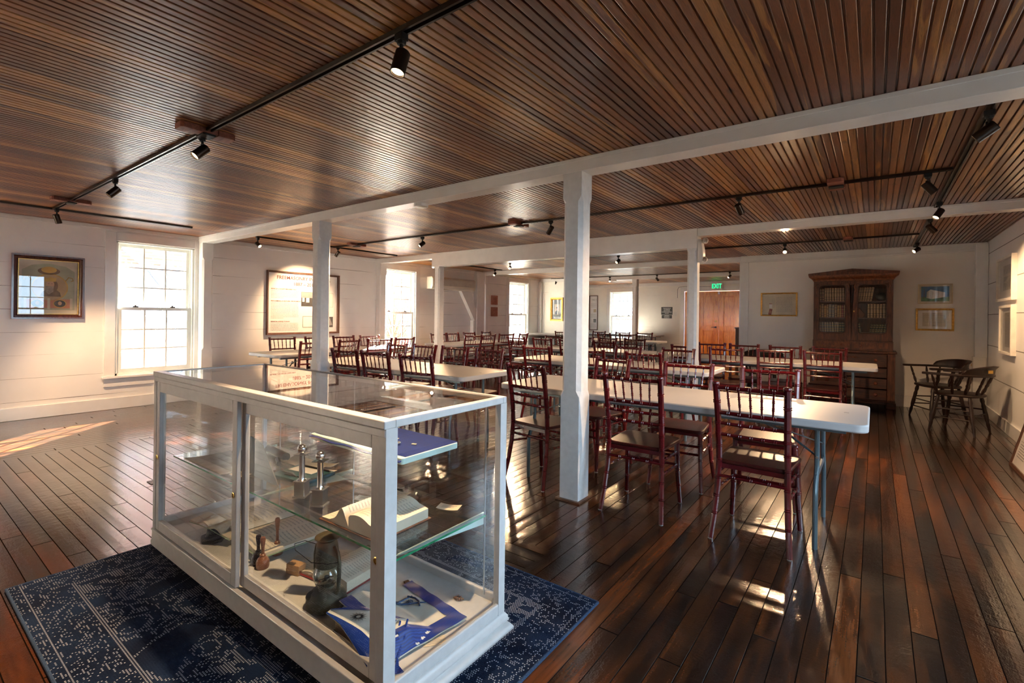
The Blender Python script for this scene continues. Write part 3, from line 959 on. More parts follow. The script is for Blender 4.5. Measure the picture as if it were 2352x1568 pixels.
# windows
def window(n_, loc, rz, W, H, with_portal=True):
    e = struct_empty('window_%d' % n_, loc, rz)
    c = 0.115
    m_ = MB()
    m_.box(-W / 2 - c, -W / 2, 0, 0.02, 0, H + c)
    m_.box(W / 2, W / 2 + c, 0, 0.02, 0, H + c)
    m_.box(-W / 2, W / 2, 0, 0.02, H, H + c)
    st(m_.build('casing', M['trim'], e, smooth=False, bevel=0.003))
    m_ = MB().box(-W / 2 - c - 0.02, W / 2 + c + 0.02, -0.02, 0.055, -0.03, 0).box(-W / 2 - c, W / 2 + c, 0, 0.02, -0.14, -0.03)
    st(m_.build('sill', M['trim'], e, smooth=False, bevel=0.004))
    m_ = MB()
    for s in (-1, 1):
        a, b = sorted((s * W / 2, s * (W / 2 - 0.025)))
        m_.box(a, b, -T, -0.001, 0, H)
        a, b = sorted((s * (W / 2 - 0.025), s * (W / 2 - 0.04)))
        m_.box(a, b, -0.075, -0.06, 0, H)
        m_.box(a, b, -0.12, -0.11, 0, H)
    m_.box(-W / 2, W / 2, -T, -0.001, H - 0.02, H)
    m_.box(-W / 2, W / 2, -T, -0.001, 0, 0.025)
    st(m_.build('jamb', M['sash'], e, smooth=False))
    iw = W - 0.055
    mid = 0.025 + (H - 0.045) * 0.497

    def sash(name, z0, z1, y, bot, top):
        m2 = MB()
        t = 0.034
        m2.box(-iw / 2, -iw / 2 + 0.05, y, y + t, z0, z1)
        m2.box(iw / 2 - 0.05, iw / 2, y, y + t, z0, z1)
        m2.box(-iw / 2 + 0.05, iw / 2 - 0.05, y, y + t, z0, z0 + bot)
        m2.box(-iw / 2 + 0.05, iw / 2 - 0.05, y, y + t, z1 - top, z1)
        gx0, gx1, gz0, gz1 = -iw / 2 + 0.05, iw / 2 - 0.05, z0 + bot, z1 - top
        for q in (1, 2):
            x = gx0 + (gx1 - gx0) * q / 3
            m2.box(x - 0.009, x + 0.009, y + 0.004, y + t - 0.004, gz0, gz1)
            z = gz0 + (gz1 - gz0) * q / 3
            m2.box(gx0, gx1, y + 0.006, y + t - 0.006, z - 0.009, z + 0.009)
        s_ = st(m2.build(name, M['sash'], e, smooth=False))
        g = MB().add([(gx0, y + t / 2, gz0), (gx1, y + t / 2, gz0), (gx1, y + t / 2, gz1), (gx0, y + t / 2, gz1)], [(0, 1, 2, 3)])
        st(g.build('pane', M['glass'], s_, smooth=False))
    sash('upper_sash', mid - 0.02, H - 0.02, -0.11, 0.04, 0.045)
    sash('lower_sash', 0.025, mid + 0.02, -0.06, 0.06, 0.04)
    m_ = MB()
    for x in (-W * 0.22, W * 0.25):
        m_.box(x - 0.03, x + 0.03, -0.06, -0.03, mid + 0.02, mid + 0.035)
        m_.lathe([(0.012, mid + 0.035), (0.01, mid + 0.05)], 8, cx=x, cy=-0.045)
    st(m_.build('latch', M['bronze'], e))
    if with_portal:
        ca, sa = math.cos(rz), math.sin(rz)
        px, py, pz = 0, -T - 0.02, H / 2
        # area portal faces into the room
        portal((loc[0] + px * ca - py * sa, loc[1] + px * sa + py * ca, loc[2] + pz), (PI / 2, 0, rz + PI), W, H)
    return e


hw = WZ1 - WZ0
for i, (y0, y1) in enumerate(LW):
    window(i + 1, (XL, (y0 + y1) / 2, WZ0), -PI / 2, y1 - y0, hw)
for i, (y0, y1) in enumerate(RW):
    window(i + 11, (XR, (y0 + y1) / 2, WZ0), PI / 2, y1 - y0, hw)
for i, (x0, x1) in enumerate(BW):
    window(i + 16, ((x0 + x1) / 2, YB, WZ0), 0, x1 - x0, hw)
window(20, ((FW[0] + FW[1]) / 2, YF, FW[2]), PI, FW[1] - FW[0], FW[3] - FW[2])

# double panelled door at the far end
e = struct_empty('door_1', ((DR[0] + DR[1]) / 2, YF, 0))
DW = DR[1] - DR[0]
m_ = MB()
m_.box(-DW / 2 - 0.12, -DW / 2, -0.02, 0, 0, DR[3] + 0.13).box(DW / 2, DW / 2 + 0.12, -0.02, 0, 0, DR[3] + 0.13).box(-DW / 2, DW / 2, -0.02, 0, DR[3], DR[3] + 0.13)
st(m_.build('casing', M['trim'], e, smooth=False, bevel=0.003))
for s in (-1, 1):
    x0, x1 = (-DW / 2 + 0.01, -0.002) if s < 0 else (0.002, DW / 2 - 0.01)
    m_ = MB().box(x0, x1, 0.03, 0.06, 0.01, DR[3] - 0.01)
    lw = x1 - x0
    rails = [(0.01, 0.2), (0.92, 1.05), (DR[3] - 0.15, DR[3] - 0.01)]
    for z0, z1 in rails:
        m_.box(x0, x1, 0.015, 0.03, z0, z1)
    for a, b in ((x0, x0 + 0.13), (x0 + lw / 2 - 0.055, x0 + lw / 2 + 0.055), (x1 - 0.13, x1)):
        m_.box(a, b, 0.015, 0.03, 0.2, 0.92)
        m_.box(a, b, 0.015, 0.03, 1.05, DR[3] - 0.15)
    for a, b in ((x0 + 0.13, x0 + lw / 2 - 0.055), (x0 + lw / 2 + 0.055, x1 - 0.13)):
        for z0, z1 in ((0.2, 0.92), (1.05, DR[3] - 0.15)):
            m_.box(a + 0.03, b - 0.03, 0.022, 0.03, z0 + 0.03, z1 - 0.03)
    st(m_.build('door_leaf', M['door'], e, smooth=False, bevel=0.003))
m_ = MB()
m_.lathe([(0.028, 0), (0.028, 0.012), (0.012, 0.02), (0.012, 0.05)], 12, Matrix.Translation((-0.09, 0.015, 1.02)) @ Matrix.Rotation(PI / 2, 4, 'X'))
m_.tube([(-0.09, -0.03, 1.02), (-0.14, -0.032, 1.02), (-0.2, -0.03, 1.015)], [0.012, 0.009, 0.006])
st(m_.build('handle', M['bronze'], e))
m_ = MB().lathe([(0.025, 0), (0.027, 0.012), (0.015, 0.02)], 12, Matrix.Translation((-0.09, 0.015, 1.2)) @ Matrix.Rotation(PI / 2, 4, 'X'))
st(m_.build('lock', M['brass'], e))

# ================================================================ OUTSIDE
gr = MB().box(-70, 60, -60, 90, -1.5, -1.3)
st(gr.build('ground', M['ground'], smooth=False))
b = thing('brick_building', 'red brick building seen through the nearest left window', 'building', (-16, 3.5, -1.3))
MB().box(-5, 0, -7, 2.6, 0, 8.5).build('brick_wall', M['brick'], b, smooth=False)
m_ = MB().add([(0.02, -7, 3.85), (5.2, -7, 1.35), (5.2, 2.6, 1.35), (0.02, 2.6, 3.85), (0.02, -7, 3.75), (5.2, -7, 1.25), (5.2, 2.6, 1.25), (0.02, 2.6, 3.75)],
              [(0, 1, 2, 3), (7, 6, 5, 4), (0, 4, 5, 1), (1, 5, 6, 2), (2, 6, 7, 3), (3, 7, 4, 0)])
for i in range(24):
    y = -6.9 + i * 0.4
    m_.tube([(0.05, y, 3.87), (5.2, y, 1.37)], 0.025, 4)
m_.build('lean_to_roof', M['roof_metal'], b, smooth=False)
MB().box(0.2, 5.0, -6.8, 2.4, 0, 1.3).build('shed_wall', M['van_white'], b, smooth=False)
MB().tube([(0.1, 0.35, 5.6), (0.25, 0.5, 4.35), (1.6, 1.3, 3.2)], 0.09, 10).build('drain_pipe', M['mat_grey'], b)
# autumn tree
t = thing('autumn_tree', 'red leaved tree outside the second left window', 'tree', (-13.2, 10.9, -1.3))
m_ = MB()
rnd = random.Random(4)
tips = []
m_.tube([(0, 0, 0), (0.05, 0, 1.2), (0.0, 0.05, 2.0)], [0.11, 0.08, 0.06], 8)
for i in range(26):
    a = rnd.uniform(0, 2 * PI)
    z0 = rnd.uniform(1.2, 2.1)
    r1 = rnd.uniform(0.5, 1.3)
    p = [(0, 0, z0), (math.cos(a) * r1 * 0.45, math.sin(a) * r1 * 0.45, z0 + 0.7), (math.cos(a) * r1, math.sin(a) * r1, z0 + rnd.uniform(1.2, 2.4))]
    m_.tube(p, [0.03, 0.016, 0.006], 5)
    tips.append(p)
m_.build('trunk', M['bark'], t)
m_ = MB()
for i in range(2600):
    p = rnd.choice(tips)
    q = rnd.uniform(0.15, 1)
    c = Vector(p[1]).lerp(Vector(p[2]), q) if q > 0.4 else Vector(p[0]).lerp(Vector(p[1]), q * 2)
    c += Vector((rnd.gauss(0, .16), rnd.gauss(0, .16), rnd.gauss(-0.1, .2)))
    a, b2, s = rnd.uniform(0, 6.3), rnd.uniform(0, 3.1), rnd.uniform(.018, .035)
    Mx = Matrix.Translation(c) @ Matrix.Rotation(a, 4, 'Z') @ Matrix.Rotation(b2, 4, 'X')
    m_.add([(-s, 0, 0), (0, -s * .6, 0), (s, 0, 0), (0, s * .6, 0)], [(0, 1, 2, 3)], Mx)
m_.build('leaves', M['leaf_red'], t, smooth=False)
# parked van with lettering
v = thing('parked_van', 'white van with red and blue lettering outside the second left window', 'van', (-15.5, 13.0, -1.3))
m_ = MB().prism([(-2.6, 0.35), (2.6, 0.35), (2.6, 1.2), (2.2, 2.15), (-2.5, 2.2), (-2.6, 2.0)], -0.9, 0.9, Matrix(((0, 0, 1, 0), (1, 0, 0, 0), (0, 1, 0, 0), (0, 0, 0, 1))))
m_.build('body', M['van_white'], v, smooth=False, bevel=0.06)
for y in (-1.7, 1.7):
    MB().lathe([(0.34, 0), (0.36, 0.03), (0.36, 0.2), (0.34, 0.23)], 20, Matrix.Translation((0.72, y, 0.36)) @ Matrix.Rotation(PI / 2, 4, 'Y')).build('wheel', M['rubber'], v)
text('W', 0.75, M['red_letter'], v, (0.92, 0.25, 1.72), (PI / 2, 0, PI / 2), bold=0.02)
m_ = MB().lathe([(0.42, 0), (0.42, 0.012)], 28, Matrix.Translation((0.905, -0.75, 1.72)) @ Matrix.Rotation(PI / 2, 4, 'Y'))
m_.build('emblem', M['blue_letter'], v)
m_ = MB().lathe([(0.3, 0), (0.3, 0.012)], 28, Matrix.Translation((0.92, -0.5, 1.6)) @ Matrix.Rotation(PI / 2, 4, 'Y'))
m_.build('emblem', M['red_letter'], v)
# low tiled roof beyond the far window
h = thing('tiled_house', 'pale house with tiled roof beyond the far window', 'building', (-10.5, 27, -1.3))
MB().box(-6, 5, 0, 6, 0, 2.6).build('house_wall', M['van_white'], h, smooth=False)
m_ = MB().add([(-6.3, -0.4, 2.5), (5.3, -0.4, 2.5), (5.3, 3, 3.7), (-6.3, 3, 3.7), (-6.3, 6.4, 2.5), (5.3, 6.4, 2.5)], [(0, 1, 2, 3), (3, 2, 5, 4), (0, 3, 4), (1, 5, 2), (0, 4, 5, 1)])
for i in range(40):
    x = -6.1 + i * 0.29
    m_.tube([(x, -0.42, 2.53), (x, 3, 3.74)], 0.07, 6)
m_.build('tiled_roof', M['roof_metal'], h, smooth=False)
for x in (-3.5, 0.5):
    MB().box(x, x + 1.0, -0.03, 0, 1.0, 2.1).build('window', M['grey_steel'], h, smooth=False)
# ================================================================ CEILING TRACKS AND SPOTLIGHTS
ZT = CZ - 0.001


def track(label, x0, x1, y0, y1):
    e = thing('lighting_track', label, 'light track', ((x0 + x1) / 2, (y0 + y1) / 2, ZT), 0, 'ceiling lighting tracks')
    L = max(x1 - x0, y1 - y0)
    rot = Matrix.Rotation(0 if x1 - x0 > y1 - y0 else PI / 2, 4, 'Z')
    m_ = MB().box(-L / 2, L / 2, -0.018, 0.018, -0.004, 0, rot)
    for s in (-1, 1):
        a, b = sorted((s * 0.018, s * 0.009))
        m_.box(-L / 2, L / 2, a, b, -0.020, -0.004, rot)
    m_.build('rail', M['bronze'], e, smooth=False)
    MB().box(-L / 2 - 0.004, -L / 2, -0.019, 0.019, -0.021, 0, rot).build('end_cap', M['black_metal'], e, smooth=False)
    MB().box(L / 2, L / 2 + 0.004, -0.019, 0.019, -0.021, 0, rot).build('end_cap', M['black_metal'], e, smooth=False)
    return e


track('dark ceiling track crossing the nearest ceiling bay above the display case', -7.09, 1.1, 1.222, 1.258)
track('dark ceiling track along the left wall in the nearest bay', -7.13, -7.094, -0.9, 2.56)
track('dark ceiling track crossing the bay between the first and second beams', -7.12, 0.43, 4.645, 4.681)
track('dark ceiling track along the left wall in front of the framed history board', -7.165, -7.129, 3.4, 5.96)
track('dark ceiling track parallel to the right wall between the first two beams', 0.44, 0.476, 3.14, 6.12)
track('dark ceiling track parallel to the right wall beyond the second beam', 0.44, 0.476, 6.32, 9.28)
track('dark ceiling track crossing the bay in front of the bookcase', -7.17, 0.43, 7.93, 7.966)
track('dark ceiling track along the left wall above the air conditioner', -7.22, -7.184, 6.6, 9.2)
track('dark ceiling track in front of the farthest beam', -7.6, -2.5, 12.08, 12.116)


def mount(label, x, y, rz=0.0, feed=True):
    e = thing('mounting_block', label, 'mounting block', (x, y, CZ), rz, 'red wood blocks on the ceiling')
    m_ = MB()
    for s in (-1, 1):
        pts = [(0.05, -0.055), (0.135, -0.055), (0.15, -0.04), (0.15, 0.04), (0.135, 0.055), (0.05, 0.055)] if s > 0 else [(-0.135, -0.055), (-0.05, -0.055), (-0.05, 0.055), (-0.135, 0.055), (-0.15, 0.04), (-0.15, -0.04)]
        m_.prism(pts, -0.035, 0)
    m_.prism([(-0.06, -0.045), (0.06, -0.045), (0.06, 0.045), (-0.06, 0.045)], -0.03, 0)
    m_.build('block', M['redwood'], e, smooth=False, bevel=0.003)
    if feed:
        MB().box(-0.035, 0.035, -0.05, 0.05, -0.045, -0.036).build('feed_cover', M['black_metal'], e, smooth=False)
    return e


mount('red wood mounting block on the nearest track, between two lit spotlights', -3.25, 1.24, PI / 2)
mount('red wood mounting block on the nearest track, close to the left wall', -6.4, 1.24, PI / 2)
mount('red wood mounting block on the second track, left of the big post', -3.4, 4.663, PI / 2)
mount('red wood mounting block on the second track, near the left wall', -6.55, 4.663, PI / 2)
mount('red wood mounting block on the second track, right of the big post', -0.26, 4.663, PI / 2)
mount('small red wood mounting block on the track in front of the bookcase', -0.3, 7.948, PI / 2)


def spot(label, x, y, aim, power=26, lit=True, size=74, drop=0.075, group=None):
    e = thing('track_spotlight', label, 'spotlight', (x, y, CZ - 0.021), 0, group)
    m_ = MB().box(-0.022, 0.022, -0.016, 0.016, -0.028, 0.0)
    m_.lathe([(0.016, -0.04), (0.019, -0.028)], 12)
    m_.build('adapter', M['black_metal'], e, smooth=False, bevel=0.002)
    MB().lathe([(0.007, -drop + 0.01), (0.007, -0.04)], 8).box(-0.014, 0.014, -0.004, 0.004, -drop - 0.01, -drop + 0.02).build('stem', M['black_metal'], e)
    d = Vector(aim).normalized()
    q = d.to_track_quat('-Z', 'Y').to_matrix().to_4x4()
    c = Vector((0, 0, -drop - 0.022)) + d * 0.014
    Mx = Matrix.Translation(c) @ q
    m_ = MB().lathe([(0.001, 0.048), (0.025, 0.048), (0.0285, 0.044), (0.0285, -0.048), (0.0255, -0.048), (0.025, -0.036), (0.001, -0.036)], 22, Mx)
    m_.build('barrel', M['bronze'], e, angle=40)
    if lit:
        MB().lathe([(0.001, -0.0385), (0.0245, -0.0385), (0.0245, -0.037)], 20, Mx).build('lens', M['lens_on'], e)
        ld = bpy.data.lights.new('spot_beam', 'SPOT')
        ld.energy = power * 2.0
        ld.color = (1.0, 0.63, 0.34)
        ld.spot_size = R_(size)
        ld.spot_blend = 0.75
        ld.shadow_soft_size = 0.024
        lo = bpy.data.objects.new('spot_beam', ld)
        col.objects.link(lo)
        lo.parent = e
        lo.matrix_local = Matrix.Translation(c + d * 0.056) @ q
    return e


spot('lit track spotlight nearest the camera, pointing down, top centre of the photo', -1.475, 1.24, (0.0, -0.3, -1), 34)
spot('lit track spotlight beside the nearest red wood mounting block', -3.3, 1.24, (0.0, -0.62, -0.65), 34)
spot('lit track spotlight above left, between the window and the mounting block', -5.0, 1.24, (-0.1, -0.6, -0.68), 34)
spot('dark spotlight where the near track meets the left wall track', -6.98, 1.24, (-0.25, 0.35, -1), 26)
spot('lit spotlight upper left of the framed history board', -7.147, 3.42, (0.8, 0.15, -0.55), 26)
spot('dark spotlight directly above the framed history board beside the post', -7.05, 4.663, (-0.95, -0.1, -0.85), 30)
spot('lit spotlight on the second track to the right of the framed history board', -5.05, 4.663, (-0.2, -0.82, -0.65), 26)
spot('dark spotlight on the second track just left of the big post', -2.95, 4.663, (-0.75, 0.3, -0.75), 26)
spot('glaring spotlight above the second left window', -7.2, 6.95, (0.62, -0.62, -0.42), 22)
spot('lit spotlight near the air conditioner at the end of the wall track', -7.2, 8.95, (0.1, -0.89, -0.75), 12)
spot('glaring spotlight above the left tables, right of the white post', -6.0, 7.948, (0.4, -0.85, -0.42), 22)
spot('dark spotlight above the oval portrait wall at the left end of the far track', -7.45, 12.098, (-0.4, 0.5, -0.85), 18)
spot('lit spotlight under the middle of the deep beam', -3.62, 7.948, (-0.31, -0.97, -0.65), 24)
spot('glaring spotlight on the far track above the far window', -5.75, 12.098, (0.3, -0.85, -0.55), 20)
spot('dark spotlight on the far track above the wall notices', -4.45, 12.098, (0.35, 0.75, -0.8), 20)
spot('lit spotlight in front of the exit sign', -2.72, 12.098, (-0.5, -0.8, -0.7), 20)
spot('brightest spotlight with a starburst, above left of the bookcase', -1.05, 7.948, (0.12, -0.95, -0.5), 30)
spot('lit spotlight above right of the bookcase', 0.458, 8.75, (-0.75, -0.7, -0.55), 28)
spot('dark spotlight on the right track beyond the second beam', 0.458, 6.75, (0.75, 0.5, -0.8), 15)
spot('lit spotlight on the right track just before the second beam', 0.458, 5.85, (-0.5, -0.45, -0.85), 24)
spot('spotlight where the second track joins the right track', 0.3, 4.663, (0.5, 0.1, -0.65), 26)
spot('dark spotlight on the second track right of the big post', -0.98, 4.663, (0.25, 0.75, -0.85), 26)
spot('large dark spotlight in the top right corner of the photo', 0.458, 3.45, (-0.6, 0.15, -0.42), 26)

# ================================================================ FOLDING TABLES
TZ = 0.74


def make_table(label):
    e = thing('folding_table', label, 'table', (0, 0, 0), 0, 'white folding tables')
    L, W_ = 2.44, 0.76
    m_ = MB().prism(rrect(-L / 2, L / 2, -W_ / 2, W_ / 2, 0.06, 6), TZ - 0.045, TZ)
    top = m_.build('tabletop', M['table_top'], e, bevel=0.008, angle=30)
    for sx in (-1, 1):
        MB().box(sx * (L / 2 - 0.11) - 0.012, sx * (L / 2 - 0.11) + 0.012, -0.01, 0.01, TZ, TZ + 0.0006).build('logo_stamp', M['ink'], top, smooth=False)
    for s in (-1, 1):
        a, b = sorted((s * 0.30, s * 0.265))
        MB().box(-L / 2 + 0.1, L / 2 - 0.1, a, b, TZ - 0.07, TZ - 0.0455).build('rail', M['grey_steel'], e, smooth=False)
    for sx in (-1, 1):
        x = sx * (L / 2 - 0.24)
        for sy in (-1, 1):
            pth = [(x, sy * 0.20, TZ - 0.06), (x, sy * 0.20, 0.47), (x, sy * 0.205, 0.43), (x, sy * 0.265, 0.35), (x, sy * 0.28, 0.30), (x, sy * 0.28, 0.0)]
            MB().tube(pth, 0.014, 10).build('leg', M['grey_steel'], e)
        m_ = MB().box(x - 0.006, x + 0.006, -0.24, 0.24, 0.375, 0.41)
        m_.tube([(x, -0.20, TZ - 0.06), (x, 0.20, TZ - 0.06)], 0.012, 8)
        m_.build('crossbar', M['grey_steel'], e, smooth=False)
        m_ = MB()
        xi = x - sx * 0.55
        xm = x - sx * 0.2
        m_.tube([(xi, 0, TZ - 0.055), (xm, 0, 0.585)], 0.012, 6, flat=0.5)
        for sy in (-1, 1):
            m_.tube([(xm, sy * 0.012, 0.59), (x, sy * 0.19, 0.5)], 0.010, 6, flat=0.4)
        m_.tube([(xi, -0.27, TZ - 0.055), (xi, 0.27, TZ - 0.055)], 0.009, 6)
        br = m_.build('brace', M['grey_steel'], e, smooth=False)
        m_ = MB()
        m_.lathe([(0.017, -0.012), (0.02, -0.01), (0.02, 0.01), (0.017, 0.012)], 12, Matrix.Translation((xm, 0, 0.588)) @ Matrix.Rotation(PI / 2, 4, 'Y'))
        m_.tube([(x, -0.222, 0.5), (x, -0.182, 0.5)], 0.008, 8)
        m_.tube([(x, 0.222, 0.5), (x, 0.182, 0.5)], 0.008, 8)
        m_.build('bolt', M['zinc'], br)
    return e


table0 = make_table('front right white folding table, passing behind the nearest white post')
table0.location = (-1.24, 3.5, 0)
TB = [
    ((-4.13, 3.54), 0.01, 'front middle white folding table, behind the display case'),
    ((-2.56, 5.46), 0.0, 'white folding table in the second row, right of the nearest post'),
    ((-4.06, 7.42), 0.0, 'white folding table in the third row, in front of the deep beam post'),
    ((-1.19, 7.30), 0.01, 'white folding table in the third row on the right, in front of the bookcase'),
    ((-6.60, 4.43), PI / 2 + 0.02, 'white folding table along the left wall under the framed history board'),
    ((-6.55, 7.68), PI / 2, 'white folding table along the left wall near the air conditioner'),
    ((-5.11, 10.95), 0.0, 'white folding table in the far row under the farthest ceiling bay'),
    ((-6.5, 14.72), 0.0, 'white folding table against the far wall beneath the far window'),
]
for (x, y), rz, lab in TB:
    dup(table0, (x, y, 0), rz, lab)

# a dark framed side table with white cover against the left wall by the third window
e = thing('side_table', 'taller white topped table with dark brown frame beneath the third left window', 'table', (-7.33, 11.5, 0))
MB().prism(rrect(-0.62, 0.62, -0.55, 0.55, 0.03), 0.765, 0.795).build('tabletop', M['table_top'], e, bevel=0.004)
MB().box(-0.56, 0.56, -0.5, 0.5, 0.69, 0.765).build('apron', M['espresso'], e, smooth=False)
for sx in (-1, 1):
    for sy in (-1, 1):
        MB().tube([(sx * 0.52, sy * 0.46, 0.7), (sx * 0.52, sy * 0.46, 0)], [0.026, 0.017], 8).build('leg', M['espresso'], e)

# ================================================================ CHIAVARI CHAIRS


def bamboo(m_, pts, r0, r1, nodes, seg=8, ridge=1.22, belly=0.0):
    """round rod along a polyline with double turned rings at the given fractions"""
    pts = [Vector(p) for p in pts]
    ls = [0]
    for a, b in zip(pts, pts[1:]):
        ls.append(ls[-1] + (b - a).length)
    L = ls[-1]

    def at(d):
        d = min(max(d, 0), L)
        for i in range(len(pts) - 1):
            if d <= ls[i + 1] + 1e-9:
                return pts[i].lerp(pts[i + 1], (d - ls[i]) / (ls[i + 1] - ls[i]))
        return pts[-1]
    st_ = {0.0: 1.0, L: 1.0}
    for l in ls[1:-1]:
        st_[l] = 1.0
    for t in nodes:
        c = t * L
        for off, k in ((-0.0085, 1.0), (-0.0055, ridge), (-0.0025, 1.0), (0.0025, 1.0), (0.0055, ridge), (0.0085, 1.0)):
            if 0 < c + off < L:
                st_[c + off] = k
    ds = sorted(st_)
    path = [at(d) for d in ds]
    rad = []
    for d in ds:
        t = d / L
        r = r0 + (r1 - r0) * t
        if belly:
            r *= 1 - belly + belly * math.sin(PI * t)
        rad.append(r * st_[d])
    m_.tube(path, rad, seg)


def make_chair(label):
    e = thing('chiavari_chair', label, 'chair', (0, 0, 0), 0, 'dark red banquet chairs')
    MH = M['mahogany']
    # seat: rounded trapezoid, slightly dished
    pts = rrect(-0.5, 0.5, -0.5, 0.5, 0.16, 5)
    out = []
    for x, y in pts:
        wd = 0.375 + (y + 0.5) * 0.035
        out.append((x * wd, 0.022 + y * 0.385))
    MB().prism(out, 0.432, 0.455).build('seat', M['mahogany_seat'], e, bevel=0.007, angle=30)
    for s in (-1, 1):
        m_ = MB()
        P_ = [(s * 0.205, -0.235, 0), (s * 0.193, -0.2, 0.14), (s * 0.184, -0.172, 0.3), (s * 0.180, -0.163, 0.44), (s * 0.180, -0.168, 0.56),
              (s * 0.182, -0.19, 0.72), (s * 0.185, -0.215, 0.86), (s * 0.186, -0.228, 0.905)]
        bamboo(m_, P_, 0.0155, 0.0195, [0.16, 0.27, 0.385, 0.5, 0.59, 0.675, 0.745, 0.885])
        m_.lathe([(0.014, 0.895), (0.0205, 0.901), (0.023, 0.909), (0.0205, 0.917), (0.012, 0.9205), (0.001, 0.9215)], 10, cx=s * 0.186, cy=-0.228)
        m_.build('back_post', MH, e)
        m_ = MB()
        bamboo(m_, [(s * 0.195, 0.205, 0), (s * 0.183, 0.182, 0.2), (s * 0.178, 0.172, 0.432)], 0.014, 0.0185, [0.3, 0.55, 0.8])
        m_.build('leg', MH, e)
        for x, y in ((s * 0.205, -0.235), (s * 0.195, 0.205)):
            MB().lathe([(0.0145, 0.0), (0.0145, 0.005)], 10, cx=x, cy=y).build('glide', M['nylon'], e)
    # back rails
    for z, y, r, nm in ((0.885, -0.222, 0.0125, 'top_rail'), (0.735, -0.193, 0.0115, 'rail'), (0.672, -0.181, 0.0105, 'rail'), (0.605, -0.172, 0.0105, 'rail')):
        m_ = MB()
        bow = -0.012
        bamboo(m_, [(-0.18, y, z), (-0.09, y + bow * .75, z), (0, y + bow, z), (0.09, y + bow * .75, z), (0.18, y, z)], r, r, [0.167, 0.333, 0.5, 0.667, 0.833], 8, 1.28)
        m_.build(nm, MH, e)
    for i in range(5):
        x = -0.12 + 0.06 * i
        m_ = MB()
        bamboo(m_, [(x, -0.232, 0.878), (x * 0.94, -0.203, 0.742)], 0.0065, 0.0065, [0.33, 0.66], 6, 1.5, 0.25)
        m_.build('spindle', MH, e)
    # stretchers
    for a, b, nm in (((-0.186, -0.176, 0.36), (0.186, -0.176, 0.36), 'rear_stretcher'), ((-0.181, 0.178, 0.33), (0.181, 0.178, 0.33), 'front_stretcher'),
                     ((-0.182, 0.178, 0.27), (0.182, 0.178, 0.27), 'front_stretcher')):
        m_ = MB()
        bamboo(m_, [a, b], 0.0095, 0.0095, [0.25, 0.5, 0.75], 8, 1.3)
        m_.build(nm, MH, e)
    for s in (-1, 1):
        for z0, z1 in ((0.38, 0.36), (0.29, 0.27)):
            m_ = MB()
            bamboo(m_, [(s * 0.186, -0.178, z0), (s * 0.181, 0.178, z1)], 0.0085, 0.0085, [0.25, 0.5, 0.75], 8, 1.3)
            m_.build('side_stretcher', MH, e)
    # seat frame under the seat
    MB().box(-0.165, 0.165, -0.165, -0.145, 0.405, 0.432).build('seat_frame', MH, e, smooth=False)
    MB().box(-0.165, 0.165, 0.165, 0.18, 0.405, 0.432).build('seat_frame', MH, e, smooth=False)
    return e


chair0 = make_chair('dark red chair in the foreground, nearest the right end of the front table')
# finial centre is 0.228 behind the chair origin
OFF = 0.228
N_, F_, W_, I_ = 'near', 'far', 'wall', 'room'


def place(x, y, face, label, jit=0.0, first=[True]):
    """(x, y) is the middle of the chair's top rail in plan; face = direction of the sitter, radians from +Y"""
    rz = face + jit
    fx, fy = -math.sin(rz), math.cos(rz)
    lx, ly = x + fx * OFF, y + fy * OFF
    if first[0]:
        first[0] = False
        chair0.location = (lx, ly, 0)
        chair0.rotation_euler = (0, 0, rz)
        return chair0
    return dup(chair0, (lx, ly, 0), rz, label)


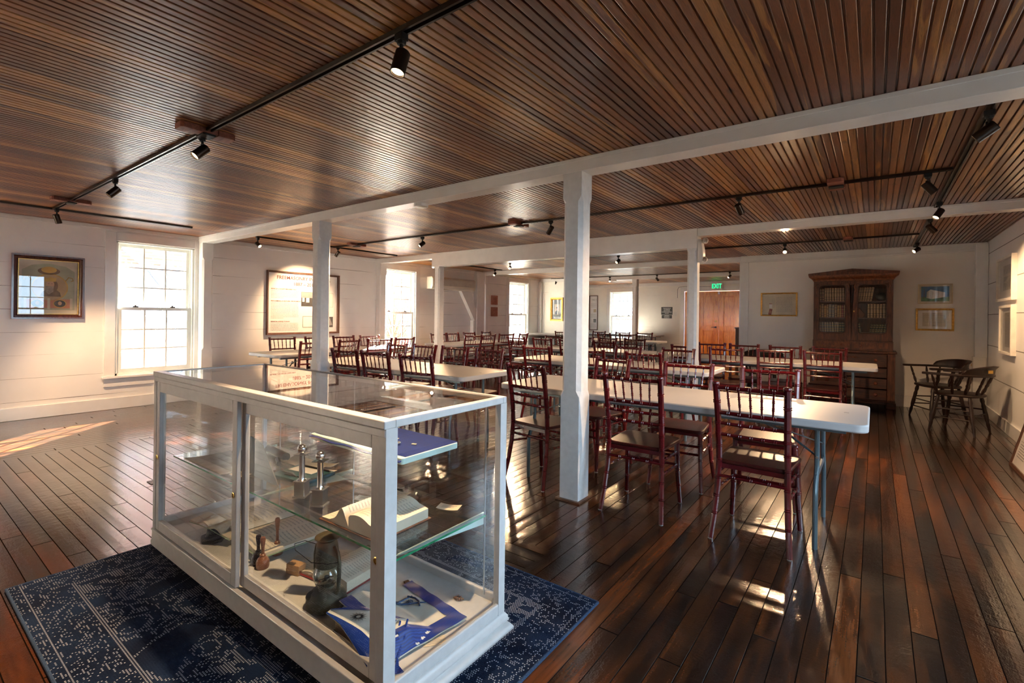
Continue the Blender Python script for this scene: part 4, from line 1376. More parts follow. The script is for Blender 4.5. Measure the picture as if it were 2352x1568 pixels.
FN, FF, FWALL, FROOM = 0.0, PI, -PI / 2, PI / 2
CL = 'dark red chair'
place(-0.56, 3.00, FN, '', -0.03)
CH = [
    (-1.26, 2.99, FN, 0.03, 'in the foreground, just right of the nearest white post'),
    (-2.15, 3.05, FN, -0.14, 'just left of the nearest white post, with sunlit seat'),
    (-1.92, 4.13, FF, -0.26, 'far side of the front right table, right behind the nearest post'),
    (-1.24, 4.12, FF, 0.08, 'in the middle of the far side of the front right table'),
    (-0.64, 4.14, FF, 0.08, 'right end of far side of the front right table'),
    (-4.50, 3.06, FN, 0.10, 'right of the second post, near side of the front middle table'),
    (-4.03, 3.09, FN, 0.08, 'middle one near side of the front middle table'),
    (-3.43, 3.09, FN, 0.14, 'right one near side of the front middle table'),
    (-4.92, 4.14, FF, -0.07, 'leftmost far side of the front middle table'),
    (-4.50, 4.22, FF, 0.04, 'second from left far side of the front middle table'),
    (-4.01, 4.25, FF, 0.12, 'far side of the front middle table, just right of the slim post'),
    (-3.52, 4.30, FF, 0.02, 'rightmost far side of the front middle table'),
    (-3.37, 5.02, FN, 0.03, 'left end of near side of the second row table'),
    (-2.62, 4.98, FN, 0.0, 'half hidden by the nearest post, near side of the second row table'),
    (-1.99, 5.02, FN, 0.02, 'right end of near side of the second row table'),
    (-2.57, 5.99, FF, -0.2, 'turned a little, far side of the second row table'),
    (-1.92, 5.97, FF, 0.0, 'right end of far side of the second row table'),
    (-5.12, 6.98, FN, -0.06, 'leftmost near side of the third row left table'),
    (-4.57, 6.98, FN, -0.05, 'second from left near side of the third row left table'),
    (-4.03, 6.98, FN, 0.0, 'behind the nearest post, near side of third row left table'),
    (-3.40, 6.95, FN, -0.14, 'rightmost near side of the third row left table'),
    (-4.87, 7.90, FF, 0.2, 'leftmost far side of the third row left table'),
    (-4.36, 8.10, FF, 0.0, 'far side of the third row left table, behind nearest post'),
    (-3.88, 8.12, FF, -0.2, 'third far side of the third row left table'),
    (-3.36, 8.09, FF, -0.04, 'rightmost far side of the third row left table'),
    (-2.09, 6.80, FN, 0.0, 'third row right table, near side, just left of the deep beam post'),
    (-1.53, 6.64, FN, 0.18, 'third row right table, near side, just right of the deep beam post'),
    (-1.00, 6.82, FN, 0.12, 'second from right near side of the third row right table'),
    (-0.50, 6.86, FN, -0.02, 'right end of near side of the third row right table'),
    (-1.99, 7.76, FF, 0.1, 'before the orange doors, far side of third row right table'),
    (-1.54, 7.78, FF, 0.2, 'third row right table, far side, below the framed certificate'),
    (-1.01, 7.78, FF, 0.14, 'in front of the dark captain chair behind the third row right table'),
    (-0.49, 7.87, FF, -0.02, 'closest to the bookcase, far side of the third row right table'),
    (-7.34, 3.90, FWALL, -0.15, 'against the left wall at the near end of the wall table'),
    (-7.28, 4.43, FWALL, 0.0, 'against the left wall under the history board, behind the second post'),
    (-7.22, 4.90, FWALL, -0.08, 'against the left wall under the right side of the history board'),
    (-7.10, 5.34, FWALL, -0.06, 'against the left wall nearest the second left window'),
    (-6.06, 3.66, FROOM, 0.0, 'room side of the left wall table, left of the second post'),
    (-6.14, 4.28, FROOM, 0.15, 'room side of the left wall table, second from its near end'),
    (-6.12, 4.80, FROOM, -0.3, 'room side of the left wall table, third from its near end'),
    (-6.12, 5.30, FROOM, -0.04, 'room side of left wall table, nearest the second left window'),
    (-7.08, 7.00, FWALL, -0.15, 'behind the slim white post, wall side of the second wall table'),
    (-7.13, 7.46, FWALL, 0.08, 'wall side of second wall table, right of the slim white post'),
    (-7.20, 8.06, FWALL, 0.02, 'wall side of the second wall table, below the air conditioner'),
    (-7.26, 8.72, FWALL, 0.15, 'wall side of the second wall table, below the diagonal brace'),
    (-6.09, 6.95, FROOM, -0.25, 'room side of the second wall table, nearest its near end'),
    (-6.09, 7.40, FROOM, -0.1, 'room side of the second wall table, second from its near end'),
    (-6.12, 8.02, FROOM, -0.25, 'room side of the second wall table, third from its near end'),
    (-6.02, 8.50, FROOM, 0.15, 'room side of second wall table, nearest the third left window'),
    (-6.25, 10.45, FN, 0.0, 'leftmost near side of the far row table'),
    (-5.68, 10.40, FN, 0.0, 'far row table, near side, right behind the nearest post'),
    (-5.08, 10.39, FN, -0.25, 'third near side of the far row table'),
    (-4.49, 10.42, FN, 0.2, 'rightmost near side of the far row table'),
    (-5.75, 11.5, FF, -0.15, 'left one far side of the far row table'),
    (-5.05, 11.4, FF, -0.08, 'far row table, far side, below the far window'),
    (-4.50, 11.45, FF, 0.04, 'far row table, far side, right of the far post'),
]
for x, y, f, j, lab in CH:
    place(x, y, f, CL + ' ' + lab, j)

# ================================================================ CAPTAIN'S CHAIRS


def make_captain(label, group='dark captain chairs'):
    e = thing('captain_chair', label, 'armchair', (0, 0, 0), 0, group)
    ES = M['espresso']
    # seat: rounded, wider at the front; faces +Y
    pts = []
    for i in range(32):
        a = 2 * PI * i / 32
        x, y = math.cos(a), math.sin(a)
        rx = 0.235 + 0.012 * y
        sx = math.copysign(abs(x) ** 0.75, x) * rx
        sy = math.copysign(abs(y) ** 0.8, y) * 0.22
        pts.append((sx, sy))
    MB().prism(pts, 0.425, 0.455).build('seat', ES, e, bevel=0.012, angle=30)
    legp = []
    for sx in (-1, 1):
        for sy in (-1, 1):
            a = Vector((sx * 0.16, sy * 0.14, 0.43))
            b = Vector((sx * 0.225, sy * 0.205, 0.0))
            legp.append((sx, sy, a, b))
            n = 14
            prof = [0.014, 0.018, 0.022, 0.016, 0.021, 0.019, 0.020, 0.022, 0.022, 0.02, 0.014, 0.018, 0.016, 0.012, 0.011]
            MB().tube([a.lerp(b, i / n) for i in range(n + 1)], prof, 10).build('leg', ES, e)

    def onleg(sx, sy, z):
        for q in legp:
            if q[0] == sx and q[1] == sy:
                return q[2].lerp(q[3], (0.43 - z) / 0.43)
    for sx in (-1, 1):
        for z in (0.27, 0.17):
            MB().tube([onleg(sx, -1, z), onleg(sx, 1, z)], 0.008, 8).build('stretcher', ES, e)
    for sy, zz in ((1, (0.24, 0.14)), (-1, (0.22,))):
        for z in zz:
            MB().tube([onleg(-1, sy, z), onleg(1, sy, z)], 0.008, 8).build('stretcher', ES, e)
    # arm bow: flat horseshoe at z .68 .. with a raised crest at the back

    def bow(t):
        a = PI * 1.5 * (t - 0.5)         # -135..135 deg, 0 = back
        if abs(a) < PI / 2:
            return (0.285 * math.sin(a), -0.255 * math.cos(a) + -0.02)
        k = (abs(a) - PI / 2) / (PI / 4)
        return (math.copysign(0.285 + 0.005 * k, a), -0.02 + 0.27 * k)
    m_ = MB()
    n = 36
    vv, ff = [], []
    for i in range(n + 1):
        t = i / n
        x, y = bow(t)
        x2, y2 = bow(min(1, t + 0.01))
        x1, y1 = bow(max(0, t - 0.01))
        tx, ty = x2 - x1, y2 - y1
        l = math.hypot(tx, ty)
        nx, ny = -ty / l, tx / l
        a = abs(t - 0.5) * 2
        wd = 0.022 + 0.014 * max(0, (a - 0.75) / 0.25)
        if i in (0, n):
            wd *= 0.6
        z0 = 0.665
        th = 0.026
        for dx, dz in ((-wd, 0), (wd, 0), (wd, th), (-wd, th)):
            vv.append((x + nx * dx, y + ny * dx, z0 + dz))
    for i in range(n):
        for k in range(4):
            k2 = (k + 1) % 4
            ff.append((i * 4 + k, i * 4 + k2, i * 4 + 4 + k2, i * 4 + 4 + k))
    ff += [(3, 2, 1, 0), (n * 4, n * 4 + 1, n * 4 + 2, n * 4 + 3)]
    m_.add(vv, ff)
    m_.build('arm', ES, e, bevel=0.006, angle=50)
    m_ = MB()
    vv, ff = [], []
    n = 24
    for i in range(n + 1):
        t = 0.235 + 0.53 * i / n
        x, y = bow(t)
        l = math.hypot(x, y + 0.02)
        nx, ny = x / l, (y + 0.02) / l
        k = math.sin(PI * i / n) ** 0.45
        hgt = 0.012 + 0.085 * k
        o = [(-0.018, 0.69), (0.016, 0.69), (0.022, 0.69 + hgt * .6), (0.04 * k + .012, 0.69 + hgt), (0.004, 0.694 + hgt), (-0.012, 0.69 + hgt * .6)]
        for d, z in o:
            vv.append((x + nx * d, y + ny * d, z))
    q = 6
    for i in range(n):
        for k in range(q):
            k2 = (k + 1) % q
            ff.append((i * q + k, i * q + k2, i * q + q + k2, i * q + q + k))
    ff += [tuple(range(q - 1, -1, -1)), tuple(n * q + k for k in range(q))]
    m_.add(vv, ff)
    m_.build('crest', ES, e, angle=60)
    ts = [0.055, 0.17, 0.29, 0.41, 0.5, 0.59, 0.71, 0.83, 0.945]
    for t in ts:
        x, y = bow(t)
        sxp, syp = x * 0.74, y * 0.74 + 0.015
        a, b = Vector((sxp, syp, 0.45)), Vector((x, y, 0.668))
        n = 10
        prof = [0.008, 0.011, 0.014, 0.012, 0.009, 0.013, 0.009, 0.012, 0.011, 0.009, 0.007]
        MB().tube([a.lerp(b, i / n) for i in range(n + 1)], [p * 1.15 for p in prof], 8).build('spindle', ES, e)
    return e


cap = make_captain('dark wooden captain chair nearest the right wall, with a small brass plate on its back')
cap.location = (0.80, 7.69, 0)
fa = math.atan2(0.91, 0.40)    # facing (-.91, .40)
cap.rotation_euler = (0, 0, math.atan2(0.91, 0.40))
MB().box(-0.03, 0.03, 0, 0.002, 0.715, 0.75).build('brass_plate', M['brass'], cap, loc=(-0.12, -0.302, 0), smooth=False, rot=(0, 0, -0.4))
dup(cap, (0.67, 8.50, 0), math.atan2(0.90, -0.42), 'dark wooden captain chair against the back wall beneath the gold framed certificate')
dup(cap, (-1.42, 8.55, 0), PI + 0.1, 'dark wooden captain chair behind the third row right table, left of the bookcase')
# ================================================================ BOOKCASE
BX, BYF = -0.285, 8.93       # centre, front plane of the lower half
bc = thing('secretary_bookcase', 'tall dark walnut bookcase with glazed doors and pointed cornice against the back wall', 'bookcase', (BX, BYF, 0))
D = Y3 - 0.022 - BYF          # depth to the baseboard
LWD, UW = 0.525, 0.495
m_ = MB()
m_.box(-LWD, -LWD + 0.04, 0, D, 0.09, 0.80).box(LWD - 0.04, LWD, 0, D, 0.09, 0.80).box(-LWD, LWD, D - 0.02, D, 0.09, 0.80)
m_.box(-LWD + 0.04, LWD - 0.04, 0.012, D - 0.02, 0.09, 0.11).box(-LWD + 0.04, LWD - 0.04, 0.012, D, 0.78, 0.80)
m_.box(-LWD, -LWD + 0.09, -0.012, 0, 0.09, 0.80).box(LWD - 0.09, LWD, -0.012, 0, 0.09, 0.80)
m_.build('lower_carcass', M['walnut'], bc, smooth=False, bevel=0.003)
m_ = MB()
for s in (-1, 1):
    a, b = sorted((s * (LWD + 0.012), s * (LWD - 0.10)))
    m_.box(a, b, -0.025, 0.1, 0, 0.09).box(a, b, D - 0.1, D, 0, 0.09)
m_.box(-LWD + 0.10, LWD - 0.10, -0.018, 0.0, 0.055, 0.09)
m_.build('foot', M['walnut_dark'], bc, smooth=False, bevel=0.008)
MB().box(-LWD - 0.02, LWD + 0.02, -0.035, D, 0.80, 0.832).build('counter', M['walnut'], bc, smooth=False, bevel=0.008)


def carved(parent, x, y, z, w_, mat):
    m2 = MB()
    for s in (-1, 1):
        m2.tube([(x, y, z), (x + s * w_ * .2, y - .004, z + .012), (x + s * w_ * .35, y - .004, z - .006), (x + s * w_ * .5, y, z + .004)], [0.009, 0.008, 0.006, 0.002], 6)
        m2.tube([(x + s * w_ * .12, y, z), (x + s * w_ * .2, y - .004, z - .014), (x + s * w_ * .3, y, z - .008)], [0.006, 0.005, 0.002], 6)
    m2.sphere((x, y - 0.002, z), 0.012, 8)
    return m2.build('carved_ornament', mat, parent)


for k, (z0, z1) in enumerate(((0.60, 0.785), (0.445, 0.585), (0.28, 0.43), (0.115, 0.265))):
    d = MB().box(-LWD + 0.095, LWD - 0.095, -0.004 if k else -0.012, 0.012, z0, z1).build('drawer', M['walnut_dark'], bc, smooth=False, bevel=0.005)
    for s in (-1, 1):
        x = s * 0.30
        MB().lathe([(0.010, 0), (0.009, 0.010), (0.021, 0.018), (0.024, 0.027), (0.016, 0.035), (0.001, 0.037)], 14,
                   Matrix.Translation((x, -0.010, (z0 + z1) / 2 + 0.01)) @ Matrix.Rotation(PI / 2, 4, 'X')).build('knob', M['knob'], d)
    if k in (0, 2):
        carved(d, 0, -0.014, (z0 + z1) / 2 + (0.04 if k == 0 else 0.03), 0.22, M['burl'])
yu = 0.065                     # the upper half is set back
m_ = MB()
m_.box(-UW - 0.005, UW + 0.005, yu - 0.01, D, 0.832, 0.975)
m_.build('drawer_case', M['walnut'], bc, smooth=False, bevel=0.003)
for s in (-1, 1):
    a, b = sorted((s * 0.02, s * (UW - 0.04)))
    d = MB().box(a, b, yu - 0.018, yu - 0.01, 0.865, 0.955).build('small_drawer', M['burl'], bc, smooth=False, bevel=0.003)
    for x in (a + 0.1, b - 0.1):
        MB().lathe([(0.008, 0), (0.007, 0.008), (0.016, 0.014), (0.017, 0.02), (0.001, 0.026)], 12,
                   Matrix.Translation((x, yu - 0.018, 0.91)) @ Matrix.Rotation(PI / 2, 4, 'X')).build('knob', M['knob'], d)
m_ = MB()
m_.box(-UW, -UW + 0.025, yu, D, 0.975, 1.88).box(UW - 0.025, UW, yu, D, 0.975, 1.88).box(-UW, UW, D - 0.012, D, 0.975, 1.88)
m_.box(-UW, UW, yu, D, 1.865, 1.88).box(-UW, UW, yu, D, 0.975, 0.99).box(-0.01, 0.01, yu + 0.024, D - 0.012, 0.99, 1.865)
m_.build('upper_carcass', M['walnut'], bc, smooth=False, bevel=0.002)
SH = (1.085, 1.255, 1.50, 1.695)     # shelf tops; lowest sits behind the door rail
SHF = [1.10, 1.325, 1.575]
m_ = MB()
for z in SHF:
    for a, b in ((-UW + 0.025, -0.012), (0.012, UW - 0.025)):
        m_.box(a, b, yu + 0.03, D - 0.013, z - 0.014, z)
m_.build('shelf', M['board_wood'], bc, smooth=False)
# cornice with cove and pointed pediment
m_ = MB()
secs = [(1.88, 0.0), (1.895, 0.012), (1.90, 0.012), (1.915, 0.022), (1.945, 0.06), (1.965, 0.066), (1.99, 0.066)]
rings = []
for z, o in secs:
    rings.append([(-UW - o, yu - o, z), (UW + o, yu - o, z), (UW + o, D, z), (-UW - o, D, z)])
vv = [p for r in rings for p in r]
ff = [(i * 4 + k, i * 4 + (k + 1) % 4, i * 4 + 4 + (k + 1) % 4, i * 4 + 4 + k) for i in range(len(secs) - 1) for k in range(4)] + [(3, 2, 1, 0), tuple(len(secs) * 4 - 4 + k for k in range(4))]
m_.add(vv, ff)
m_.build('cornice', M['burl'], bc, angle=50)
o_ = 0.07
pe = MB().prism([(-UW - o_, 1.975), (UW + o_, 1.975), (UW + o_, 2.005), (0, 2.062), (-UW - o_, 2.005)], yu - o_ - 0.002, yu - o_ + 0.05,
                Matrix(((1, 0, 0, 0), (0, 0, 1, 0), (0, 1, 0, 0), (0, 0, 0, 1)))).build('pediment', M['walnut'], bc, smooth=False, bevel=0.003)
carved(pe, 0, yu - o_ - 0.006, 2.02, 0.28, M['walnut'])
for s in (-1, 1):
    a, b = (-UW + 0.002, -0.012) if s < 0 else (0.0, UW - 0.002)
    if s < 0:
        b = -0.004
    z0, z1 = 0.985, 1.868
    fx0, fx1, fz0, fz1 = a + 0.075, b - 0.075, 1.085, 1.815
    # door frame with arched-corner opening
    inner = rrect(fx0, fx1, fz0, fz1, 0.045, 4)
    outer = []
    n4 = len(inner)
    m_ = MB()
    cx_, cz_ = (a + b) / 2, (z0 + z1) / 2
    for (px, pz) in inner:
        # push radially to the rectangular outline
        k = min((((b - a) / 2) / abs(px - cx_)) if abs(px - cx_) > 1e-6 else 1e9, (((z1 - z0) / 2) / abs(pz - cz_)) if abs(pz - cz_) > 1e-6 else 1e9)
        outer.append((cx_ + (px - cx_) * k, cz_ + (pz - cz_) * k))
    vv = [(x, yu - 0.022, z) for x, z in outer] + [(x, yu - 0.022, z) for x, z in inner] + [(x, yu, z) for x, z in outer] + [(x, yu, z) for x, z in inner]
    ff = []
    for i in range(n4):
        j = (i + 1) % n4
        ff += [(i, j, n4 + j, n4 + i), (n4 + i, n4 + j, 3 * n4 + j, 3 * n4 + i), (2 * n4 + i, 3 * n4 + i, 3 * n4 + j, 2 * n4 + j), (i, 2 * n4 + i, 2 * n4 + j, j)]
    m_.add(vv, ff)
    for cxx, czz in ((a, z0), (b, z0), (a, z1), (b, z1)):   # corner blocks fill the outline
        dx = 0.05 if cxx == a else -0.05
        dz = 0.05 if czz == z0 else -0.05
        x0_, x1_ = sorted((cxx, cxx + dx))
        z0_, z1_ = sorted((czz, czz + dz))
        m_.box(x0_, x1_, yu - 0.0215, yu - 0.0005, z0_, z1_)
    dr = m_.build('glazed_door', M['walnut'], bc, smooth=False)
    m_ = MB()
    m_.tube([(x, yu - 0.022, z) for x, z in inner] + [(inner[0][0], yu - 0.022, inner[0][1])], 0.007, 6, caps=False)
    m_.build('glazing_bead', M['walnut_dark'], dr)
    MB().add([(fx0 - .01, yu - 0.01, fz0 - .01), (fx1 + .01, yu - 0.01, fz0 - .01), (fx1 + .01, yu - 0.01, fz1 + .01), (fx0 - .01, yu - 0.01, fz1 + .01)], [(0, 1, 2, 3)]).build('pane', M['glass'], dr, smooth=False)
    for cx2, sg in ((fx0 - 0.035, 1), (fx1 + 0.035, -1)):
        m_ = MB()
        m_.tube([(cx2, yu - 0.026, 1.84), (cx2 - sg * .012, yu - 0.032, 1.79), (cx2 + sg * .008, yu - .03, 1.75), (cx2, yu - .026, 1.71), (cx2, yu - .024, 1.68)], [0.010, 0.013, 0.008, 0.010, 0.002], 6)
        m_.tube([(cx2, yu - 0.026, 1.835), (cx2 + sg * .04, yu - 0.028, 1.838), (cx2 + sg * .09, yu - .024, 1.825)], [0.009, 0.008, 0.002], 6)
        m_.build('carved_ornament', M['burl'], dr)
MB().lathe([(0.013, 0), (0.013, 0.003)], 12, Matrix.Translation((0.028, yu - 0.0225, 1.42)) @ Matrix.Rotation(PI / 2, 4, 'X') @ Matrix.Diagonal((.7, 1, 1, 1))).build('keyhole_plate', M['brass'], bc)

# books in the bookcase
BK = {}
for nm, c, sc_ in (('tan', (0.30, 0.19, 0.10), 1), ('brown', (0.13, 0.06, 0.035), 1), ('ochre', (0.34, 0.17, 0.05), 1), ('grey', (0.2, 0.19, 0.18), 1), ('green', (0.035, 0.05, 0.04), 1), ('dark', (0.05, 0.03, 0.025), 1), ('red', (0.26, 0.045, 0.03), 1)):
    BK[nm] = simple('book_cloth_' + nm, c, 0.5, vary=0.2, scale=30)
BK['gilt'] = simple('gilt_band', (0.5, 0.36, 0.14), 0.4, 0.3)


def book(x, z, w_, h, dp, mat, band, label, group, tilt=0.0):
    e = tag(bpy.data.objects.new('book', None), label, 'book', group)
    col.objects.link(e)
    e.location = (BX + x, BYF + yu + 0.05, z)
    e.rotation_euler = (0, tilt, 0)
    m2 = MB()
    m2.box(0, 0.003, 0.004, dp, 0, h).box(w_ - 0.003, w_, 0.004, dp, 0, h)
    m2.tube([(w_ / 2, 0.004, 0), (w_ / 2, 0.004, h)], w_ / 2, 8)
    m2.build('cover', BK[mat], e, smooth=False)
    MB().box(0.003, w_ - 0.003, 0.004, dp - 0.004, 0.003, h - 0.003).build('pages', M['page'], e, smooth=False)
    m2 = MB()
    for fz in (0.12, 0.30, 0.62, 0.85):
        m2.lathe([(w_ / 2 + 0.0008, fz * h), (w_ / 2 + 0.0008, fz * h + 0.006)], 8, cx=w_ / 2, cy=0.004)
    m2.build('spine_band', BK[band], e, smooth=False)
    return e


ORD = ['first', 'second', 'third', 'fourth', 'fifth', 'sixth', 'seventh', 'eighth', 'ninth', 'tenth', 'eleventh', 'twelfth', 'thirteenth', 'fourteenth', 'fifteenth', 'sixteenth']
rb = random.Random(3)


def row(x0, z, cols, ws, hs, where, tilt=0.0, dp=0.15):
    x = x0
    for i, (c, wd, h) in enumerate(zip(cols, ws, hs)):
        lab = '%s book, %s from left, %s' % ({'tan': 'tan', 'brown': 'brown leather', 'ochre': 'ochre', 'grey': 'greyish', 'green': 'dark green', 'dark': 'very dark', 'red': 'reddish'}[c], ORD[i], where)
        book(x, z + 0.0003 + (abs(math.sin(tilt)) * wd if tilt > 0 else 0.0), wd, h, dp, c, 'gilt' if c != 'tan' else 'dark', lab, 'books on the ' + where, tilt)
        x += wd / math.cos(tilt) + 0.0015
    return x


def rep(c, n):
    return [c] * n


row(-0.455, SHF[2], ['brown', 'brown', 'brown'] + rep('tan', 10), rep(0.0315, 13), rep(0.205, 13), 'top shelf, left bookcase door')
row(-0.455, SHF[1], ['brown', 'ochre', 'tan', 'ochre', 'tan', 'grey', 'grey', 'tan', 'ochre', 'ochre', 'red', 'ochre', 'red'],
    [0.026, .03, .033, .036, .026, .038, .034, .034, .026, .026, .026, .028, .026], [.19, .195, .21, .185, .2, .205, .2, .2, .19, .19, .19, .19, .185], 'middle shelf, left bookcase door')
row(-0.455, SHF[0], rep('grey', 9) + rep('green', 4), rep(0.0315, 13), rep(0.155, 13), 'bottom shelf, left bookcase door')
row(0.03, SHF[2], rep('tan', 7), rep(0.029, 7), rep(0.205, 7), 'leaning on top shelf, right bookcase door', 0.14)
row(0.19, SHF[1], rep('tan', 7), rep(0.0355, 7), rep(0.205, 7), 'middle shelf, right bookcase door')
row(0.025, SHF[0], rep('green', 3), rep(0.031, 3), rep(0.14, 3), 'left cluster, bottom shelf, right bookcase door', -0.16)
row(0.21, SHF[0], rep('green', 6), rep(0.031, 6), rep(0.13, 6), 'right cluster, bottom shelf, right bookcase door', 0.2)
# brass bookend-like case and a glass dome
e = thing('wooden_wedge_box', 'slant topped copper coloured box on the middle shelf behind the right bookcase door', 'box', (BX + 0.055, BYF + yu + 0.05, SHF[1]))
MB().prism([(0, 0), (0.085, 0), (0.11, 0.05), (0.035, 0.15), (0.02, 0.15)], 0, 0.09, Matrix(((1, 0, 0, 0), (0, 0, 1, 0), (0, 1, 0, 0), (0, 0, 0, 1)))).build('body', M['knob'], e, smooth=False, bevel=0.003)
e = thing('black_helmet_shape', 'glossy dark round object on the top shelf behind the right bookcase door', 'ornament', (BX + 0.36, BYF + yu + 0.14, SHF[2]))
MB().sphere((0, 0, 0.062), 0.062, 14, (1.1, .8, 1)).build('body', M['leather_black'], e)

# ================================================================ FRAMED THINGS ON THE WALLS
# local frame: x along the wall, z up, -y towards the room
def frame(name, label, cat, loc, rz, W_, H_, fw, fd, fmat, inner='paper', step=None, glass=True, group=None):
    e = thing(name, label, cat, loc, rz, group)
    m2 = MB()
    prof = [(0, 0), (fd, 0), (fd, fw * 0.35), (fd * 0.7, fw * 0.5), (fd * 0.75, fw * 0.75), (fd * 0.45, fw)]
    rings = []
    for d_, ins in prof + [(0.002, fw)]:
        rings.append([(-W_ / 2 + ins, -d_, -H_ / 2 + ins), (W_ / 2 - ins, -d_, -H_ / 2 + ins), (W_ / 2 - ins, -d_, H_ / 2 - ins), (-W_ / 2 + ins, -d_, H_ / 2 - ins)])
    vv = [p for r in rings for p in r]
    ff = [(i * 4 + k, i * 4 + (k + 1) % 4, i * 4 + 4 + (k + 1) % 4, i * 4 + 4 + k) for i in range(len(rings) - 1) for k in range(4)]
    m2.add(vv, ff)
    m2.build('frame', M[fmat], e, smooth=False)
    MB().box(-W_ / 2 + fw * .9, W_ / 2 - fw * .9, -0.004, 0, -H_ / 2 + fw * .9, H_ / 2 - fw * .9).build('sheet', M[inner], e, smooth=False)
    if glass:
        g = fd * 0.42
        MB().add([(-W_ / 2 + fw, -g, -H_ / 2 + fw), (W_ / 2 - fw, -g, -H_ / 2 + fw), (W_ / 2 - fw, -g, H_ / 2 - fw), (-W_ / 2 + fw, -g, H_ / 2 - fw)], [(0, 1, 2, 3)]).build('glass', M['picture_glass'], e, smooth=False)
    return e


def flat(e, name, pts, mat, y=-0.0045, th=0.0006):
    """thin flat printed shape on the sheet; pts in (x,z)"""
    Mx = Matrix(((1, 0, 0, 0), (0, 0, 1, 0), (0, 1, 0, 0), (0, 0, 0, 1)))
    return MB().prism([(p[0], p[1]) for p in pts], y - th, y, Mx).build(name, mat if not isinstance(mat, str) else M[mat], e, smooth=False)


def rect(x0, x1, z0, z1):
    return [(x0, z0), (x1, z0), (x1, z1), (x0, z1)]


def ell(cx_, cz_, rx, rz_, n=24, a0=0, a1=2 * PI):
    return [(cx_ + rx * math.cos(a0 + (a1 - a0) * i / n), cz_ + rz_ * math.sin(a0 + (a1 - a0) * i / n)) for i in range(n)]


def lines(e, x0, x1, ztop, n, pitch, h, mat='ink', seed=1, y=-0.0045, just=True):
    """rows of small illegible print: word-length dashes"""
    r = random.Random(seed)
    m2 = MB()
    for i in range(n):
        z = ztop - i * pitch
        x = x0
        end = x1 if (just or i < n - 1) else x0 + (x1 - x0) * 0.45
        while x < end - 0.004:
            w2 = min(r.uniform(0.008, 0.032), end - x)
            m2.box(x, x + w2, y - 0.0005, y, z - h, z)
            x += w2 + 0.005
    return m2.build('small_print', M[mat], e, smooth=False)


RL = PI / 2        # things on the left wall: local x -> +y, local -y -> +x
RXR = (PI / 2, 0, 0)
# large history board
hb = frame('history_board', 'large framed printed history board with maroon heading on the left wall', 'sign', (XL, 4.64, 1.457), RL, 1.335, 1.065, 0.032, 0.05, 'board_wood')
text('FREEMASONRY IN BENICIA', 0.082, M['ink_red'], hb, (0.0, -0.005, 0.425), RXR, bold=0.0016)
text('1887 \u2013 2016', 0.082, M['ink_red'], hb, (0.0, -0.005, 0.325), RXR, bold=0.0016)
text("BENICIA LODGE'S SECOND HALL", 0.03, M['ink_red'], hb, (-0.59, -0.005, 0.232), RXR, 'LEFT', bold=0.0006)
lines(hb, -0.59, -0.11, 0.205, 6, 0.0235, 0.008, seed=2, just=False)
text('RECLAIMING A HISTORIC MONUMENT', 0.03, M['ink_red'], hb, (-0.59, -0.005, 0.03), RXR, 'LEFT', bold=0.0006)
lines(hb, -0.59, -0.11, 0.005, 12, 0.0235, 0.008, seed=3, just=False)
text('BENICIA LODGE TODAY', 0.03, M['ink_red'], hb, (-0.59, -0.005, -0.315), RXR, 'LEFT', bold=0.0006)
lines(hb, -0.59, -0.11, -0.34, 6, 0.0235, 0.008, seed=4)
flat(hb, 'photograph', rect(-0.06, 0.26, -0.05, 0.2), 'ink_dark')
flat(hb, 'photograph', rect(-0.055, 0.255, 0.1, 0.195), 'ink', -0.0052)
flat(hb, 'photograph', rect(-0.04, 0.0, 0.03, 0.1), 'paper', -0.0052)
flat(hb, 'photograph', rect(0.03, 0.09, 0.02, 0.11), 'paper', -0.0052)
flat(hb, 'map_print', rect(-0.03, 0.2, -0.42, -0.22), 'mat_grey')
flat(hb, 'map_print', rect(-0.02, 0.19, -0.41, -0.23), 'mat_white', -0.0052)
flat(hb, 'manuscript_print', rect(0.33, 0.56, -0.055, 0.2), 'mat_grey')
flat(hb, 'manuscript_print', rect(0.335, 0.555, -0.05, 0.195), 'mat_white', -0.0052)
flat(hb, 'photograph', rect(0.40, 0.56, -0.42, -0.23), 'ink_dark')
flat(hb, 'photograph', [(0.42, -0.4), (0.55, -0.38), (0.5, -0.25), (0.47, -0.3)], 'ink', -0.0052)

# framed lithograph of a crowned bearded man
lp = frame('framed_lithograph', 'coloured print of a crowned bearded man in a dark moulded frame on the left wall', 'picture', (XL, 1.357, 1.562), RL, 0.645, 0.76, 0.052, 0.045, 'picture_wood', 'parch')
m2 = MB()
for s in (-1, 1):
    a, b = sorted((s * 0.262, s * 0.268))
    m2.box(a, b, -0.03, -0.004, -0.325, 0.325)
    m2.box(-0.262, 0.262, -0.03, -0.004, *sorted((s * 0.319, s * 0.325)))
m2.build('gilt_slip', M['gold'], lp, smooth=False)
flat(lp, 'print_sky', [(-.235, -.27), (.235, -.27), (.235, .20), (.15, .26), (0, .285), (-.15, .26), (-.235, .20)], simple('print_sky_green', (0.36, 0.37, 0.27), .6, vary=.15, scale=8), -0.0046)
pg = simple('print_gold', (0.52, 0.33, 0.08), .6, vary=.2)
pb = simple('print_brown', (0.17, 0.11, 0.07), .6, vary=.4)
pf = simple('print_flesh', (0.5, 0.3, 0.19), .6)
pd = simple('print_beard', (0.3, 0.24, 0.19), .6, vary=.3, scale=40)
pp = simple('print_pink', (0.48, 0.2, 0.12), .6)
flat(lp, 'print_cloud', ell(0.0, .195, .10, .045), pb, -0.0052)
flat(lp, 'print_glow', ell(0.0, .21, .07, .038), pg, -0.0058)
flat(lp, 'print_ring', ell(0.01, .0, .165, .165), pg, -0.0052)
